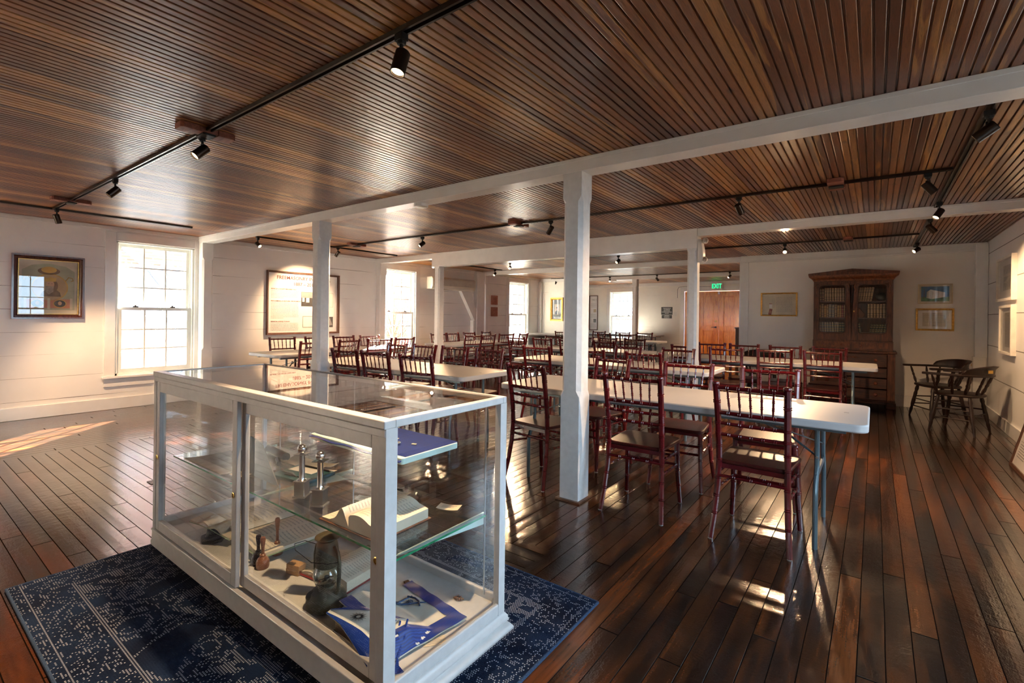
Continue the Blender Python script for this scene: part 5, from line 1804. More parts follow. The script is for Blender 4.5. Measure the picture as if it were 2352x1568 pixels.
flat(lp, 'print_disc', ell(0.01, .0, .153, .153), 'parch_dark', -0.0058)
flat(lp, 'print_robe', [(-.08, -.11), (.11, -.11), (.10, -.06), (.06, -.02), (-.02, -.02), (-.06, -.06)], pb, -0.0064)
flat(lp, 'print_hair', ell(0.03, .02, .052, .075), pb, -0.0070)
flat(lp, 'print_face', ell(0.012, .035, .036, .05), pf, -0.0076)
flat(lp, 'print_beard', [(-.03, .015), (.045, .015), (.04, -.05), (.0, -.085), (-.035, -.05)], pd, -0.0082)
flat(lp, 'print_crown', [(-.035, .07), (.06, .07), (.068, .12), (.045, .11), (.015, .13), (-.015, .11), (-.045, .12)], pg, -0.0082)
flat(lp, 'print_eye', ell(-.002, .045, .006, .003, 8), 'ink_dark', -0.0086)
flat(lp, 'print_eye', ell(.026, .045, .006, .003, 8), 'ink_dark', -0.0086)
flat(lp, 'print_panel', rect(-.20, .20, -.25, -.14), pp, -0.0052)
for x in (-.1, .1):
    flat(lp, 'print_oval_rim', ell(x, -.195, .062, .05), pg, -0.0058)
    flat(lp, 'print_oval', ell(x, -.195, .052, .042), 'ink_dark', -0.0064)
    flat(lp, 'print_oval_head', ell(x, -.19, .018, .024, 12), pf, -0.0070)
for x in (-.205, 0, .205):
    flat(lp, 'print_column', rect(x - .012, x + .012, -.265, -.13), 'parch', -0.0064)
for s in (-1, 1):
    m2 = MB().tube([(s * .15, -.008, .08), (s * .18, -.008, .13), (s * .215, -.008, .12), (s * .222, -.008, .09), (s * .2, -.008, .08)], .005, 6)
    m2.build('print_scroll', pg, lp)

# two terracotta tiles with stars
for z, wh in ((1.69, 'upper'), (1.385, 'lower')):
    e = thing('star_tile', wh + ' square terracotta tile with a raised star on the left wall beside the third window', 'wall tile', (XL, 9.918, z), RL, 'terracotta star tiles')
    MB().box(-0.13, 0.13, -0.02, 0, -0.12, 0.12).box(-0.13, 0.13, -0.028, -0.02, 0.095, 0.12).box(-0.13, 0.13, -0.028, -0.02, -0.12, -0.095).box(-0.13, -0.105, -0.028, -0.02, -0.095, 0.095).box(0.105, 0.13, -0.028, -0.02, -0.095, 0.095).build('tile', M['terracotta'], e, smooth=False, bevel=0.003)
    m2 = MB()
    ctr = (0, -0.04, 0)
    pts = [((0.085 if i % 2 == 0 else 0.034) * math.sin(PI * i / 5), -0.02, (0.085 if i % 2 == 0 else 0.034) * math.cos(PI * i / 5)) for i in range(10)]
    m2.add([ctr] + pts, [(0, 1 + i, 1 + (i + 1) % 10) for i in range(10)])
    m2.build('star', M['terracotta'], e, smooth=False)

# portrait in a deep gilt frame
pt = frame('gilt_portrait', 'photograph of a dark coated sitter in an ornate gilt frame near the far corner', 'picture', (-7.40, 12.1 - 0.0, 1.487), 0, 0.42, 0.68, 0.062, 0.05, 'gold', 'mat_grey')
m2 = MB()
for i in range(60):
    t = i / 60
    per = 2 * (0.42 + 0.68)
    d_ = t * per
    if d_ < .42:
        p = (-.21 + d_, .34)
    elif d_ < 1.1:
        p = (.21, .34 - (d_ - .42))
    elif d_ < 1.52:
        p = (.21 - (d_ - 1.1), -.34)
    else:
        p = (-.21, -.34 + (d_ - 1.52))
    m2.sphere((p[0] * .96, -.046, p[1] * .97), .011, 6)
m2.build('beading', M['gold'], pt)
flat(pt, 'photograph', rect(-.085, .085, -.16, .15), 'parch')
flat(pt, 'coat', [(-.075, -.15), (.075, -.15), (.065, -.07), (.02, -.03), (-.02, -.03), (-.065, -.07)], 'ink_dark', -0.0052)
flat(pt, 'head', ell(0, .02, .026, .04, 16), pf, -0.0058)
flat(pt, 'hair', ell(0, .05, .028, .02, 16), 'ink_dark', -0.0062)

# narrow framed poster on the far wall
ps = frame('framed_poster', 'narrow framed text poster on the far wall left of the far window', 'poster', (-7.82, YF, 1.42), 0, 0.32, 1.2, 0.025, 0.03, 'board_wood')
text('NO. 1', 0.07, M['ink_dark'], ps, (0.03, -0.005, 0.45), RXR)
lines(ps, -0.11, 0.1, 0.32, 5, 0.03, 0.01, seed=8)
flat(ps, 'photograph', rect(0.0, 0.1, 0.02, 0.13), 'parch_dark')
lines(ps, -0.11, 0.1, -0.03, 5, 0.03, 0.01, seed=9)
flat(ps, 'photograph', rect(0.0, 0.1, -0.33, -0.21), 'ink_dark')
lines(ps, -0.11, 0.1, -0.37, 5, 0.03, 0.01, seed=10)

# certificate left of the bookcase
KS = 1.0054
ce = frame('framed_certificate', 'gold framed handwritten certificate with a red ribbon, between the doorway and the bookcase', 'certificate', (-1.315, Y3, 1.536), 0, 0.553, 0.40, 0.024, 0.022, 'gold', 'parch')
text('GRAND LODGE', 0.016, M['ink'], ce, (0.09, -0.005, 0.145), RXR)
lines(ce, -0.04, 0.2, 0.12, 14, 0.0185, 0.006, seed=12)
lines(ce, -0.11, -0.06, 0.10, 8, 0.022, 0.004, seed=13)
flat(ce, 'ribbon', rect(-.145, -.10, -.06, .01), 'paper', -0.0052)
flat(ce, 'ribbon', rect(-.145, -.10, .005, .015), 'leather_red', -0.0056)
flat(ce, 'ribbon', [(-.16, -.17), (-.115, -.185), (-.095, -.08), (-.14, -.075)], 'leather_red', -0.0056)
flat(ce, 'seal', ell(-.128, -.128, .022, .026, 14), 'terracotta', -0.0062)

# watercolour and document right of the bookcase
wc = frame('framed_painting', 'small gilt framed watercolour of a white hall under a blue sky', 'picture', (0.695, Y3, 1.682), 0, 0.384, 0.288, 0.013, 0.02, 'gold_pale', 'parch')
blue = simple('paint_blue', (0.05, 0.15, 0.32), .5, vary=.4, scale=14)
grn = simple('paint_green', (0.08, 0.2, 0.1), .5, vary=.5, scale=18)
flat(wc, 'sky', rect(-.155, .155, -.045, .108), blue)
flat(wc, 'lawn', rect(-.155, .155, -.108, -.045), grn)
flat(wc, 'hall_front', [(-.095, -.06), (-.03, -.075), (-.015, .02), (-.05, .065), (-.09, .03)], 'plastic_cream', -0.0052)
flat(wc, 'hall_side', [(-.03, -.075), (.11, -.045), (.11, .02), (-.05, .065), (-.015, .02)], 'paper', -0.0056)
flat(wc, 'palm_trunk', [(-.128, -.07), (-.12, -.07), (-.116, .075), (-.122, .075)], pb, -0.0056)
for a in (-0.4, 0.3, 1.0, 2.0, 2.8, 3.6):
    flat(wc, 'palm_leaf', [(-.119, .072), (-.119 + .045 * math.cos(a), .08 + .03 * math.sin(a)), (-.119 + .03 * math.cos(a + .3), .075 + .02 * math.sin(a + .3))], grn, -0.006)
dc = frame('framed_document', 'gold framed bank-note like document with white mat beside the bookcase, lower of two', 'document', (0.693, Y3, 1.308), 0, 0.424, 0.325, 0.026, 0.022, 'gold', 'mat_white')
flat(dc, 'document', rect(-.135, .125, -.1, .1), 'parch')
m2 = MB()
for x0, x1, z0, z1 in ((-.12, .11, .065, .068), (-.12, .11, -.04, -.037), (-.12, -.117, -.04, .068), (.107, .11, -.04, .068)):
    m2.box(x0, x1, -.0056, -.0051, z0, z1)
m2.build('border_line', M['ink'], dc, smooth=False)
lines(dc, -.1, .09, .05, 6, .014, .004, seed=21)
flat(dc, 'scroll', ell(-.005, .088, .02, .004, 12), 'ink', -0.0056)
flat(dc, 'scroll', ell(-.005, -.085, .02, .004, 12), 'ink', -0.0056)

# white frames on the right wall
RRt = -PI / 2


def deep(name, label, cat, y, z, w_, h_, art):
    e = thing(name, label, cat, (XR, y, z), RRt)
    d_ = 0.045
    f = 0.03
    m2 = MB().box(-w_ / 2, w_ / 2, -d_, 0, -h_ / 2, -h_ / 2 + f).box(-w_ / 2, w_ / 2, -d_, 0, h_ / 2 - f, h_ / 2).box(-w_ / 2, -w_ / 2 + f, -d_, 0, -h_ / 2 + f, h_ / 2 - f).box(w_ / 2 - f, w_ / 2, -d_, 0, -h_ / 2 + f, h_ / 2 - f)
    m2.build('frame', M['white_frame'], e, smooth=False, bevel=0.002)
    MB().box(-w_ / 2 + f, w_ / 2 - f, -0.012, 0, -h_ / 2 + f, h_ / 2 - f).build('mount', M['mat_white'], e, smooth=False)
    MB().add([(-w_ / 2 + f, -.035, -h_ / 2 + f), (w_ / 2 - f, -.035, -h_ / 2 + f), (w_ / 2 - f, -.035, h_ / 2 - f), (-w_ / 2 + f, -.035, h_ / 2 - f)], [(0, 1, 2, 3)]).build('glass', M['picture_glass'], e, smooth=False)
    art(e)
    return e


engr = simple('engraving', (0.3, 0.27, 0.22), .7, vary=.7, scale=14)


def art1(e):
    flat(e, 'engraving', rect(-.2, .19, -.13, .16), engr, -0.0125)
    flat(e, 'engraving', rect(-.19, .18, .03, .06), 'parch', -0.013)
    flat(e, 'engraving', [(-.19, -.04), (.1, .02), (.18, .015), (-.05, -.05)], 'parch', -0.013)


def art2(e):
    flat(e, 'clipping', rect(-.17, .16, -.2, .2), simple('clipping_paper', (0.34, 0.3, 0.24), .7), -0.0125)
    text('NOTICE', 0.03, M['ink_dark'], e, (0, -0.0132, .16), RXR)
    lines(e, -.15, .14, .13, 18, .017, .005, mat='ink_dark', seed=30, y=-.0132)


deep('white_framed_engraving', 'white deep framed engraving on the right wall, upper of two', 'picture', 7.985, 1.79, 0.86, 0.515, art1)
deep('white_framed_clipping', 'white deep framed text clipping on the right wall, lower of two', 'document', 7.90, 1.197, 0.66, 0.565, art2)

# framed panel leaning against the right wall
le = thing('leaning_board', 'framed printed board leaning against the right wall at the edge of the photo', 'sign', (0.985, 5.62, 0.0), RRt)
tl = math.atan2(0.235, 0.95)
Mt = Matrix.Rotation(-tl, 4, 'X')
W_, H_ = 1.26, 0.97
m2 = MB()
for bx in ((-W_ / 2, W_ / 2, 0, 0.03, 0, 0.028), (-W_ / 2, W_ / 2, 0, 0.03, H_ - 0.028, H_), (-W_ / 2, -W_ / 2 + 0.028, 0, 0.03, 0.028, H_ - 0.028), (W_ / 2 - 0.028, W_ / 2, 0, 0.03, 0.028, H_ - 0.028)):
    m2.box(*bx, mat=Mt)
m2.build('frame', M['board_wood'], le, smooth=False)
MB().box(-W_ / 2 + .028, W_ / 2 - .028, 0.012, 0.02, .028, H_ - .028, mat=Mt).build('sheet', M['paper'], le, smooth=False)
m2 = MB()
r = random.Random(5)
for x0 in (-.54, -.1, .3):
    for zt in (0.75, 0.42, 0.22):
        for i in range(6):
            z = zt - i * .022
            m2.box(x0, x0 + .26 + r.uniform(-.03, .0), 0.0112, 0.012, z - .007, z, mat=Mt)
m2.box(-.56, .56, .0112, .012, .47, .473, mat=Mt).box(-.56, .56, .0112, .012, .24, .243, mat=Mt)
m2.build('small_print', M['ink'], le, smooth=False)
MB().box(-.5, -.22, 0.011, 0.012, .5, .66, mat=Mt).build('photograph', M['ink_dark'], le, smooth=False)

# ================================================================ FITTINGS
ac = thing('air_conditioner', 'cream wall mounted air conditioner high on the left wall', 'air conditioner', (XL, 8.24, 2.0), RL)
m2 = MB().prism([(-0.0, 0.137), (-0.17, 0.137), (-0.20, 0.09), (-0.20, -0.06), (-0.16, -0.137), (-0.0, -0.137)], -0.72, 0.72, Matrix(((0, 0, 1, 0), (1, 0, 0, 0), (0, 1, 0, 0), (0, 0, 0, 1))))
m2.build('body', M['plastic_cream'], ac, smooth=False, bevel=0.012)
MB().box(-0.68, 0.68, -0.206, -0.2, -0.055, 0.085).build('front_panel', simple('grille_panel', (0.45, 0.42, 0.36), .5), ac, smooth=False, bevel=0.003)
MB().box(-0.62, 0.62, -0.185, -0.17, -0.118, -0.085).build('louvre', M['plastic_white'], ac, smooth=False, bevel=0.003)
MB().box(0.30, 0.46, -0.209, -0.206, -0.03, -0.022).build('badge', M['ink'], ac, smooth=False)

ex = thing('exit_sign', 'white exit sign with green EXIT letters above the orange doors', 'exit sign', (-3.76, YF - 0.021, 2.235))
MB().box(-0.165, 0.165, -0.05, 0, -0.095, 0.095).build('housing', M['plastic_white'], ex, smooth=False, bevel=0.006)
text('EXIT', 0.19, M['exit_green'], ex, (0, -0.0515, -0.003), RXR, xs=0.72, bold=0.0025)
dc2 = thing('door_contact', 'small white door sensor above the gap of the orange doors', 'sensor', (-3.71, YF + 0.014, 2.04))
MB().box(-.025, .025, -.03, 0, -.04, .04).build('housing', M['plastic_white'], dc2, smooth=False, bevel=0.004)
cb = MB().tube([(-4.92, YF - 0.035, 1.9), (-4.92, YF - .035, 2.17), (-4.88, YF - 0.035, 2.235), (-4.7, YF - 0.035, 2.25), (-3.93, YF - 0.035, 2.235)], 0.007, 6).build('alarm_cable', M['ink'])
tag(cb, 'thin grey cable looping over the door casing to the exit sign', 'cable')
sg = thing('door_notice', 'black notice with white capitals about keeping the door unlocked', 'sign', (-5.26, YF, 1.50))
MB().box(-.178, .178, -.006, 0, -.122, .122).build('panel', M['black_sign'], sg, smooth=False)
for i, s in enumerate(('THIS DOOR IS', 'TO REMAIN', 'UNLOCKED', 'DURING BUSINESS', 'HOURS')):
    text(s, 0.038, M['white_ink'], sg, (0, -.007, .078 - i * .039), RXR, bold=0.0008)
sg = thing('occupancy_notice', 'small black notice with white lettering under the larger door notice', 'sign', (-5.26, YF, 1.315))
MB().box(-.162, .162, -.006, 0, -.052, .052).build('panel', M['black_sign'], sg, smooth=False)
for i, s in enumerate(('MAXIMUM', 'OCCUPANCY', '49 PERSONS')):
    text(s, 0.03, M['white_ink'], sg, (0, -.007, .031 - i * .031), RXR, bold=0.0006)
sw = thing('light_switch', 'white double light switch on the far wall beside the black notices', 'switch', (-5.005, YF, 1.40))
MB().box(-.045, .045, -.006, 0, -.06, .06).build('plate', M['plastic_white'], sw, smooth=False, bevel=0.002)
MB().box(-.016, .016, -.01, -.006, -.033, .033).build('rocker', M['plastic_white'], sw, smooth=False)
ot = thing('power_outlet', 'white power outlet low on the left wall behind the display case', 'outlet', (XL, 2.5, 0.215), RL)
MB().box(-.06, .06, -.04, 0, -.055, .055).build('box', M['plastic_white'], ot, smooth=False, bevel=0.004)
MB().box(-.014, .014, -.042, -.04, .01, .036).box(-.014, .014, -.042, -.04, -.036, -.01).build('socket', M['mat_white'], ot, smooth=False)
sd = thing('smoke_detector', 'flat white smoke detector under the first beam', 'smoke detector', (-3.32, 3.045, 2.295))
MB().lathe([(0.045, -0.032), (0.062, -0.026), (0.066, 0.0)], 20).build('body', M['plastic_white'], sd)
sd = thing('smoke_detector', 'flat white smoke detector under the farthest beam', 'smoke detector', (-5.75, 12.37, 2.295))
MB().lathe([(0.045, -0.03), (0.062, -0.024), (0.066, 0.0)], 20).build('body', M['plastic_white'], sd)
em = thing('emergency_light', 'white emergency light with two lamp heads on the right side of the deep beam post', 'emergency light', (-1.76, 6.215, 2.13))
m2 = MB()
pr = [(-.005, -.15), (.03, -.155), (.055, -.12), (.062, -.06), (.058, 0), (.045, .06), (.035, .13), (-.005, .13)]
m2.prism(pr, -.055, .055, Matrix(((1, 0, 0, 0.004), (0, 0, 1, 0), (0, 1, 0, 0), (0, 0, 0, 1))))
m2.build('housing', M['plastic_white'], em, angle=50, bevel=0.006)
for z, x in ((0.11, 0.075), (-0.12, 0.065)):
    hd = MB().sphere((x, 0, z), 0.038, 12, (1, 1, 1)).build('lamp_head', M['plastic_white'], em)
    MB().lathe([(0.03, 0), (0.026, 0.006), (0.001, 0.008)], 16, Matrix.Translation((x + .012, -.034, z)) @ Matrix.Rotation(PI / 2, 4, 'X')).build('lens', M['silver'], hd)
pdm = thing('dark_podium', 'dark brown box stand in front of the right orange door, beside the bookcase wall', 'podium', (-2.6, 14.2, 0))
MB().box(-.38, .38, -.25, .25, 0, 1.02).box(-.40, .40, -.27, .27, 1.02, 1.05).build('body', M['espresso'], pdm, smooth=False, bevel=0.006)
fp = MB().box(-.05, .05, -.035, .035, 0, .004).build('floor_plate', M['leather_brown'], loc=(-4.15, 1.62, 0.001), smooth=False)
tag(fp, 'small brass floor plate in the boards left of the display case', 'floor plate')
# ================================================================ RUG
rg = thing('area_rug', 'navy blue rug with pale dotted floral pattern under the display case', 'rug', (-2.08, 1.20, 0))
MB().box(-1.093, 1.093, -0.79, 0.79, 0.0005, 0.011).build('pile', M['rug'], rg, smooth=False, bevel=0.004)
m_ = MB()
ctrs = [(-1.095, -0.792), (1.095, -0.792), (1.095, 0.792), (-1.095, 0.792), (-1.095, -0.792)]
for (ax, ay), (bx_, by) in zip(ctrs, ctrs[1:]):
    m_.tube([(ax, ay, 0.0065), ((ax + bx_) / 2, (ay + by) / 2, 0.0065), (bx_, by, 0.0065)], 0.006, 8)
m_.build('binding', M['rug_edge'], rg)

# ================================================================ DISPLAY CASE
CX0, CX1, CY0, CY1, CZ0, CZ1 = -2.985, -1.13, 0.912, 1.487, 0.085, 0.98
dcs = thing('display_case', 'white painted display case with glass top and sliding doors on the blue rug', 'display case', (-2.055, 1.2, 0))


def wb(m_, name, mat, parent, **kw):
    o = m_.build(name, M[mat] if isinstance(mat, str) else mat, parent, **kw)
    o.location = -Vector(parent.location)
    return o


# moulded base on the three outer sides, flared at the bottom
def mould(prof, x0, x1, y0, y1, front=True):
    """prof: (outward, z) ; closed ring around the rectangle"""
    rings = []
    for o, z in prof:
        f = o if front else 0.0
        rings.append([(x0 - o, y0 - f, z), (x1 + o, y0 - f, z), (x1 + o, y1 + o, z), (x0 - o, y1 + o, z)])
    vv = [p for r in rings for p in r]
    ff = [(i * 4 + k, i * 4 + (k + 1) % 4, i * 4 + 4 + (k + 1) % 4, i * 4 + 4 + k) for i in range(len(prof) - 1) for k in range(4)]
    ff += [(3, 2, 1, 0), tuple((len(prof) - 1) * 4 + k for k in range(4))]
    return MB().add(vv, ff)


PR = [(0.012, 0.078), (0.026, 0.086), (0.027, 0.096), (0.018, 0.108), (0.008, 0.118), (0.013, 0.123), (0.013, 0.130), (0.010, 0.134), (0.010, 0.142), (0.003, 0.150), (0.0, 0.155)]
wb(mould(PR, CX0, CX1, CY0, CY1, front=False), 'base_moulding', 'case_paint', dcs, smooth=True, angle=60)
wb(MB().box(CX0, CX1, CY0 - 0.004, CY0 + 0.012, 0.082, 0.163).box(CX0, CX1, CY0 - 0.008, CY0 + 0.012, 0.163, 0.172), 'front_plinth', 'case_paint', dcs, smooth=False, bevel=0.003)
FZ = 0.185
wb(MB().box(CX0 + 0.01, CX1 - 0.01, CY0 + 0.045, CY1 - 0.01, 0.155, FZ), 'floor_board', M['case_paint'], dcs, smooth=False)
# sill strips around the inside of the floor
wb(MB().box(CX0 + 0.002, CX1 - 0.002, CY1 - 0.0205, CY1 - 0.0015, 0.155, 0.215).box(CX0 + 0.0015, CX0 + 0.0205, CY0 + 0.002, CY1 - 0.022, 0.155, 0.215).box(CX1 - 0.016, CX1 - 0.0015, CY0 + 0.002, CY1 - 0.002, 0.155, 0.197), 'sill_rail', 'case_paint', dcs, smooth=False, bevel=0.004)
# posts
for x0, x1, y0, y1 in ((CX0, CX0 + 0.03, CY0, CY0 + 0.045), (CX1 - 0.03, CX1, CY0, CY0 + 0.043), (CX0, CX0 + 0.022, CY1 - 0.022, CY1), (CX1 - 0.026, CX1, CY1 - 0.036, CY1)):
    wb(MB().box(x0, x1, y0, y1, 0.15, 0.9555), 'corner_post', 'case_paint', dcs, smooth=False)
# stile beside the right door
wb(MB().box(CX1 - 0.048, CX1 - 0.029, CY0 + 0.006, CY0 + 0.046, 0.172, 0.935), 'door_jamb', 'case_paint', dcs, smooth=False, bevel=0.003)
wb(MB().box(CX0 + 0.03, CX1 - 0.03, CY0, CY0 + 0.05, 0.935, 0.956), 'door_head', 'case_paint', dcs, smooth=False, bevel=0.002)
# top frame: four mitred rails with a small cornice on the front
wb(MB().box(CX0, CX1, CY0 - 0.006, CY0 + 0.036, 0.955, CZ1).box(CX0 + 0.002, CX1 - 0.0015, CY0 - 0.002, CY0 + 0.01, 0.930, 0.9545)
   .box(CX0, CX1, CY1 - 0.022, CY1, 0.955, CZ1).box(CX0, CX0 + 0.026, CY0 + 0.036, CY1 - 0.022, 0.955, CZ1).box(CX1 - 0.028, CX1, CY0 + 0.036, CY1 - 0.022, 0.955, CZ1), 'top_frame', 'case_paint', dcs, smooth=False, bevel=0.003)


def pane(pts, name='glass_pane', mat='case_glass'):
    return wb(MB().add(pts, [(0, 1, 2, 3)]), name, mat, dcs, smooth=False)


zt = CZ1 - 0.0035
pane([(CX0 + .02, CY0 + .03, zt), (CX1 - .02, CY0 + .03, zt), (CX1 - .02, CY1 - .016, zt), (CX0 + .02, CY1 - .016, zt)], 'top_glass', 'case_top_glass')
pane([(CX1 - .012, CY0 + .04, .19), (CX1 - .012, CY1 - .03, .19), (CX1 - .012, CY1 - .03, .96), (CX1 - .012, CY0 + .04, .96)], 'end_glass')
pane([(CX0 + .012, CY0 + .04, .19), (CX0 + .012, CY1 - .02, .19), (CX0 + .012, CY1 - .02, .96), (CX0 + .012, CY0 + .04, .96)], 'end_glass')
pane([(CX0 + .02, CY1 - .011, .19), (CX1 - .02, CY1 - .011, .19), (CX1 - .02, CY1 - .011, .96), (CX0 + .02, CY1 - .011, .96)], 'back_glass')


def sliding(x0, x1, y, nm, lw_, rw):
    z0, z1 = 0.174, 0.934
    d = wb(MB().box(x0, x0 + lw_, y, y + .018, z0, z1).box(x1 - rw, x1, y, y + .018, z0, z1).box(x0 + lw_, x1 - rw, y, y + .018, z1 - .055, z1).box(x0 + lw_, x1 - rw, y, y + .018, z0, z0 + .05), nm, 'case_paint', dcs, smooth=False, bevel=0.003)
    g = MB().add([(x0 + lw_ - .005, y + .012, z0 + .045), (x1 - rw + .005, y + .012, z0 + .045), (x1 - rw + .005, y + .012, z1 - .05), (x0 + lw_ - .005, y + .012, z1 - .05)], [(0, 1, 2, 3)]).build('door_glass', M['case_glass'], d, smooth=False)
    return d


d1 = sliding(CX0 + .031, -2.062, CY0 + .002, 'sliding_door', 0.042, 0.042)
d2 = sliding(-2.075, CX1 - .049, CY0 + .026, 'sliding_door', 0.034, 0.052)
for d, x, y in ((d1, CX0 + .046, CY0), (d1, -2.085, CY0), (d2, CX1 - .07, CY0 + .024)):
    m_ = MB().lathe([(0.010, 0), (0.012, 0.002), (0.009, 0.003), (0.008, -0.006), (0.001, -0.006)], 18, Matrix.Translation((x, y + .001, 0.545)) @ Matrix.Rotation(PI / 2, 4, 'X'))
    m_.build('finger_pull', M['brass'], d)
# casters
for x in (CX0 + .1, CX1 - .09):
    for y in (CY0 + .1, CY1 - .1):
        m_ = MB().lathe([(0.012, 0), (0.029, 0.003), (0.031, 0.012), (0.029, 0.021), (0.012, 0.024)], 20, Matrix.Translation((x - .012, y, 0.0425)) @ Matrix.Rotation(PI / 2, 4, 'Y'))
        m_.box(x - .018, x + .018, y - .012, y + .012, 0.062, 0.082)
        wb(m_, 'caster', 'rubber', dcs)
# glass shelf and its supports
SZ = 0.532
sh = wb(MB().box(CX0 + .03, CX1 - .05, CY0 + .08, CY1 - .06, SZ - .007, SZ), 'glass_shelf', 'case_glass', dcs, smooth=False)
wb(MB().box(CX0 + .03, CX1 - .05, CY0 + .0792, CY0 + .080, SZ - .007, SZ).box(CX1 - .0502, CX1 - .0492, CY0 + .08, CY1 - .06, SZ - .007, SZ), 'shelf_edge', 'green_edge', dcs, smooth=False)
for x in (CX0 + .2, -2.06, CX1 - .085):
    m_ = MB().tube([(x, CY0 + .12, SZ - .011), (x, CY1 - .03, SZ - .011)], .004, 6)
    m_.prism([(CY0 + .09, SZ - .01), (CY1 - .03, SZ - .055), (CY1 - .03, SZ - .01)], x - .002, x + .002, Matrix(((0, 0, 1, 0), (1, 0, 0, 0), (0, 1, 0, 0), (0, 0, 0, 1))))
    wb(m_, 'shelf_bracket', 'mint', dcs)
for x in (CX0 + .22, -2.06, CX1 - .085):
    wb(MB().tube([(x, CY1 - .022, .2), (x, CY1 - .022, .955)], .0035, 6), 'shelf_upright', 'silver_dull', dcs)
# felt covered board on the upper shelf
TRZ = 0.776
tr_ = wb(MB().prism(rrect(-1.95, -1.355, 1.165, 1.462, .012, 3), TRZ - .028, TRZ - .004), 'upper_shelf_board', 'mint', dcs, smooth=False, bevel=0.003)
felt = wb(MB().grid(lambda u, v: (-1.948 + u * .588, 1.158 + v * .305, TRZ - .002 + .003 * math.sin(u * 17) * (1 if v == 0 else .2) - (.012 if v == 0 else 0)), 24, 10, .0025), 'felt_cloth', 'felt', dcs)
for y in (1.19,):
    wb(MB().prism([(1.17, TRZ - .028), (1.46, TRZ - .06), (1.46, TRZ - .028)], -1.60, -1.597, Matrix(((0, 0, 1, 0), (1, 0, 0, 0), (0, 1, 0, 0), (0, 0, 0, 1)))), 'shelf_bracket', 'mint', dcs)

# ================================================================ THINGS IN THE CASE
def at(name, label, cat, x, y, z, rz=0.0, group=None):
    return thing(name, label, cat, (x, y, z), rz, group)


E0 = 0.0006
# pins and labels on the felt
PIN = [(-1.60, 1.30, 'gold', 'ornate gilt pin'), (-1.635, 1.245, 'gold', 'small gilt chain pin'), (-1.625, 1.205, 'silver', 'silver badge nearest the felt edge'),
       (-1.50, 1.275, 'silver_dull', 'long grey shell shaped pin'), (-1.69, 1.27, 'satin', 'white oval pin'), (-1.70, 1.33, 'silver', 'curved silver pin')]
for i, (x, y, mt, nm) in enumerate(PIN):
    e = at('lapel_pin', nm + ' on the blue felt shelf', 'pin', x, y, TRZ + .003, i * .7, 'pins on the blue felt')
    m_ = MB().sphere((0, 0, .0045), .0085, 8, (1.5, .8, .45))
    for k in range(3):
        m_.sphere((-.011 + k * .009, .004 * (-1) ** k, .005), .0045, 6)
    m_.build('body', M[mt], e)
for i, (x, y) in enumerate(((-1.575, 1.325), (-1.605, 1.262), (-1.590, 1.215), (-1.455, 1.312), (-1.72, 1.355), (-1.665, 1.29), (-1.66, 1.19))):
    c = MB().box(-.009, .009, -.006, .006, 0, .0008).build('number_card', M['card'], loc=(x, y, TRZ + .002), smooth=False, rot=(0, 0, .3))
    tag(c, ['tiny cream card behind the ornate gilt pin', 'tiny cream card behind the small gilt chain pin', 'tiny cream card beside the silver badge', 'tiny cream card at the right of the long grey pin',
            'tiny cream card behind the curved silver pin', 'tiny cream card behind the white oval pin', 'tiny cream card at the front left of the felt'][i], 'card', 'tiny cards on the blue felt')


def pillar(x, y, lab):
    e = at('silver_pillar', lab, 'ornament', x, y, SZ + E0, .55, 'silver pillars')
    MB().box(-.027, .027, -.027, .027, 0, .006).box(-.022, .022, -.022, .022, .006, .062).box(-.026, .026, -.026, .026, .062, .067).build('pedestal', M['silver_dull'], e, smooth=False, bevel=0.001)
    MB().lathe([(.019, .067), (.013, .072), (.0115, .078), (.0115, .168), (.014, .174)], 18).build('column', M['silver'], e)
    MB().box(-.024, .024, -.024, .024, .174, .1765).build('capital', M['silver'], e, smooth=False)
    MB().sphere((0, 0, .1955), .0195, 16).build('ball', M['silver'], e)
    return e


pillar(-1.895, 1.098, 'left one of two silver pillars topped with a ball, on the glass shelf')
pillar(-1.752, 1.092, 'right one of two silver pillars topped with a ball, on the glass shelf')


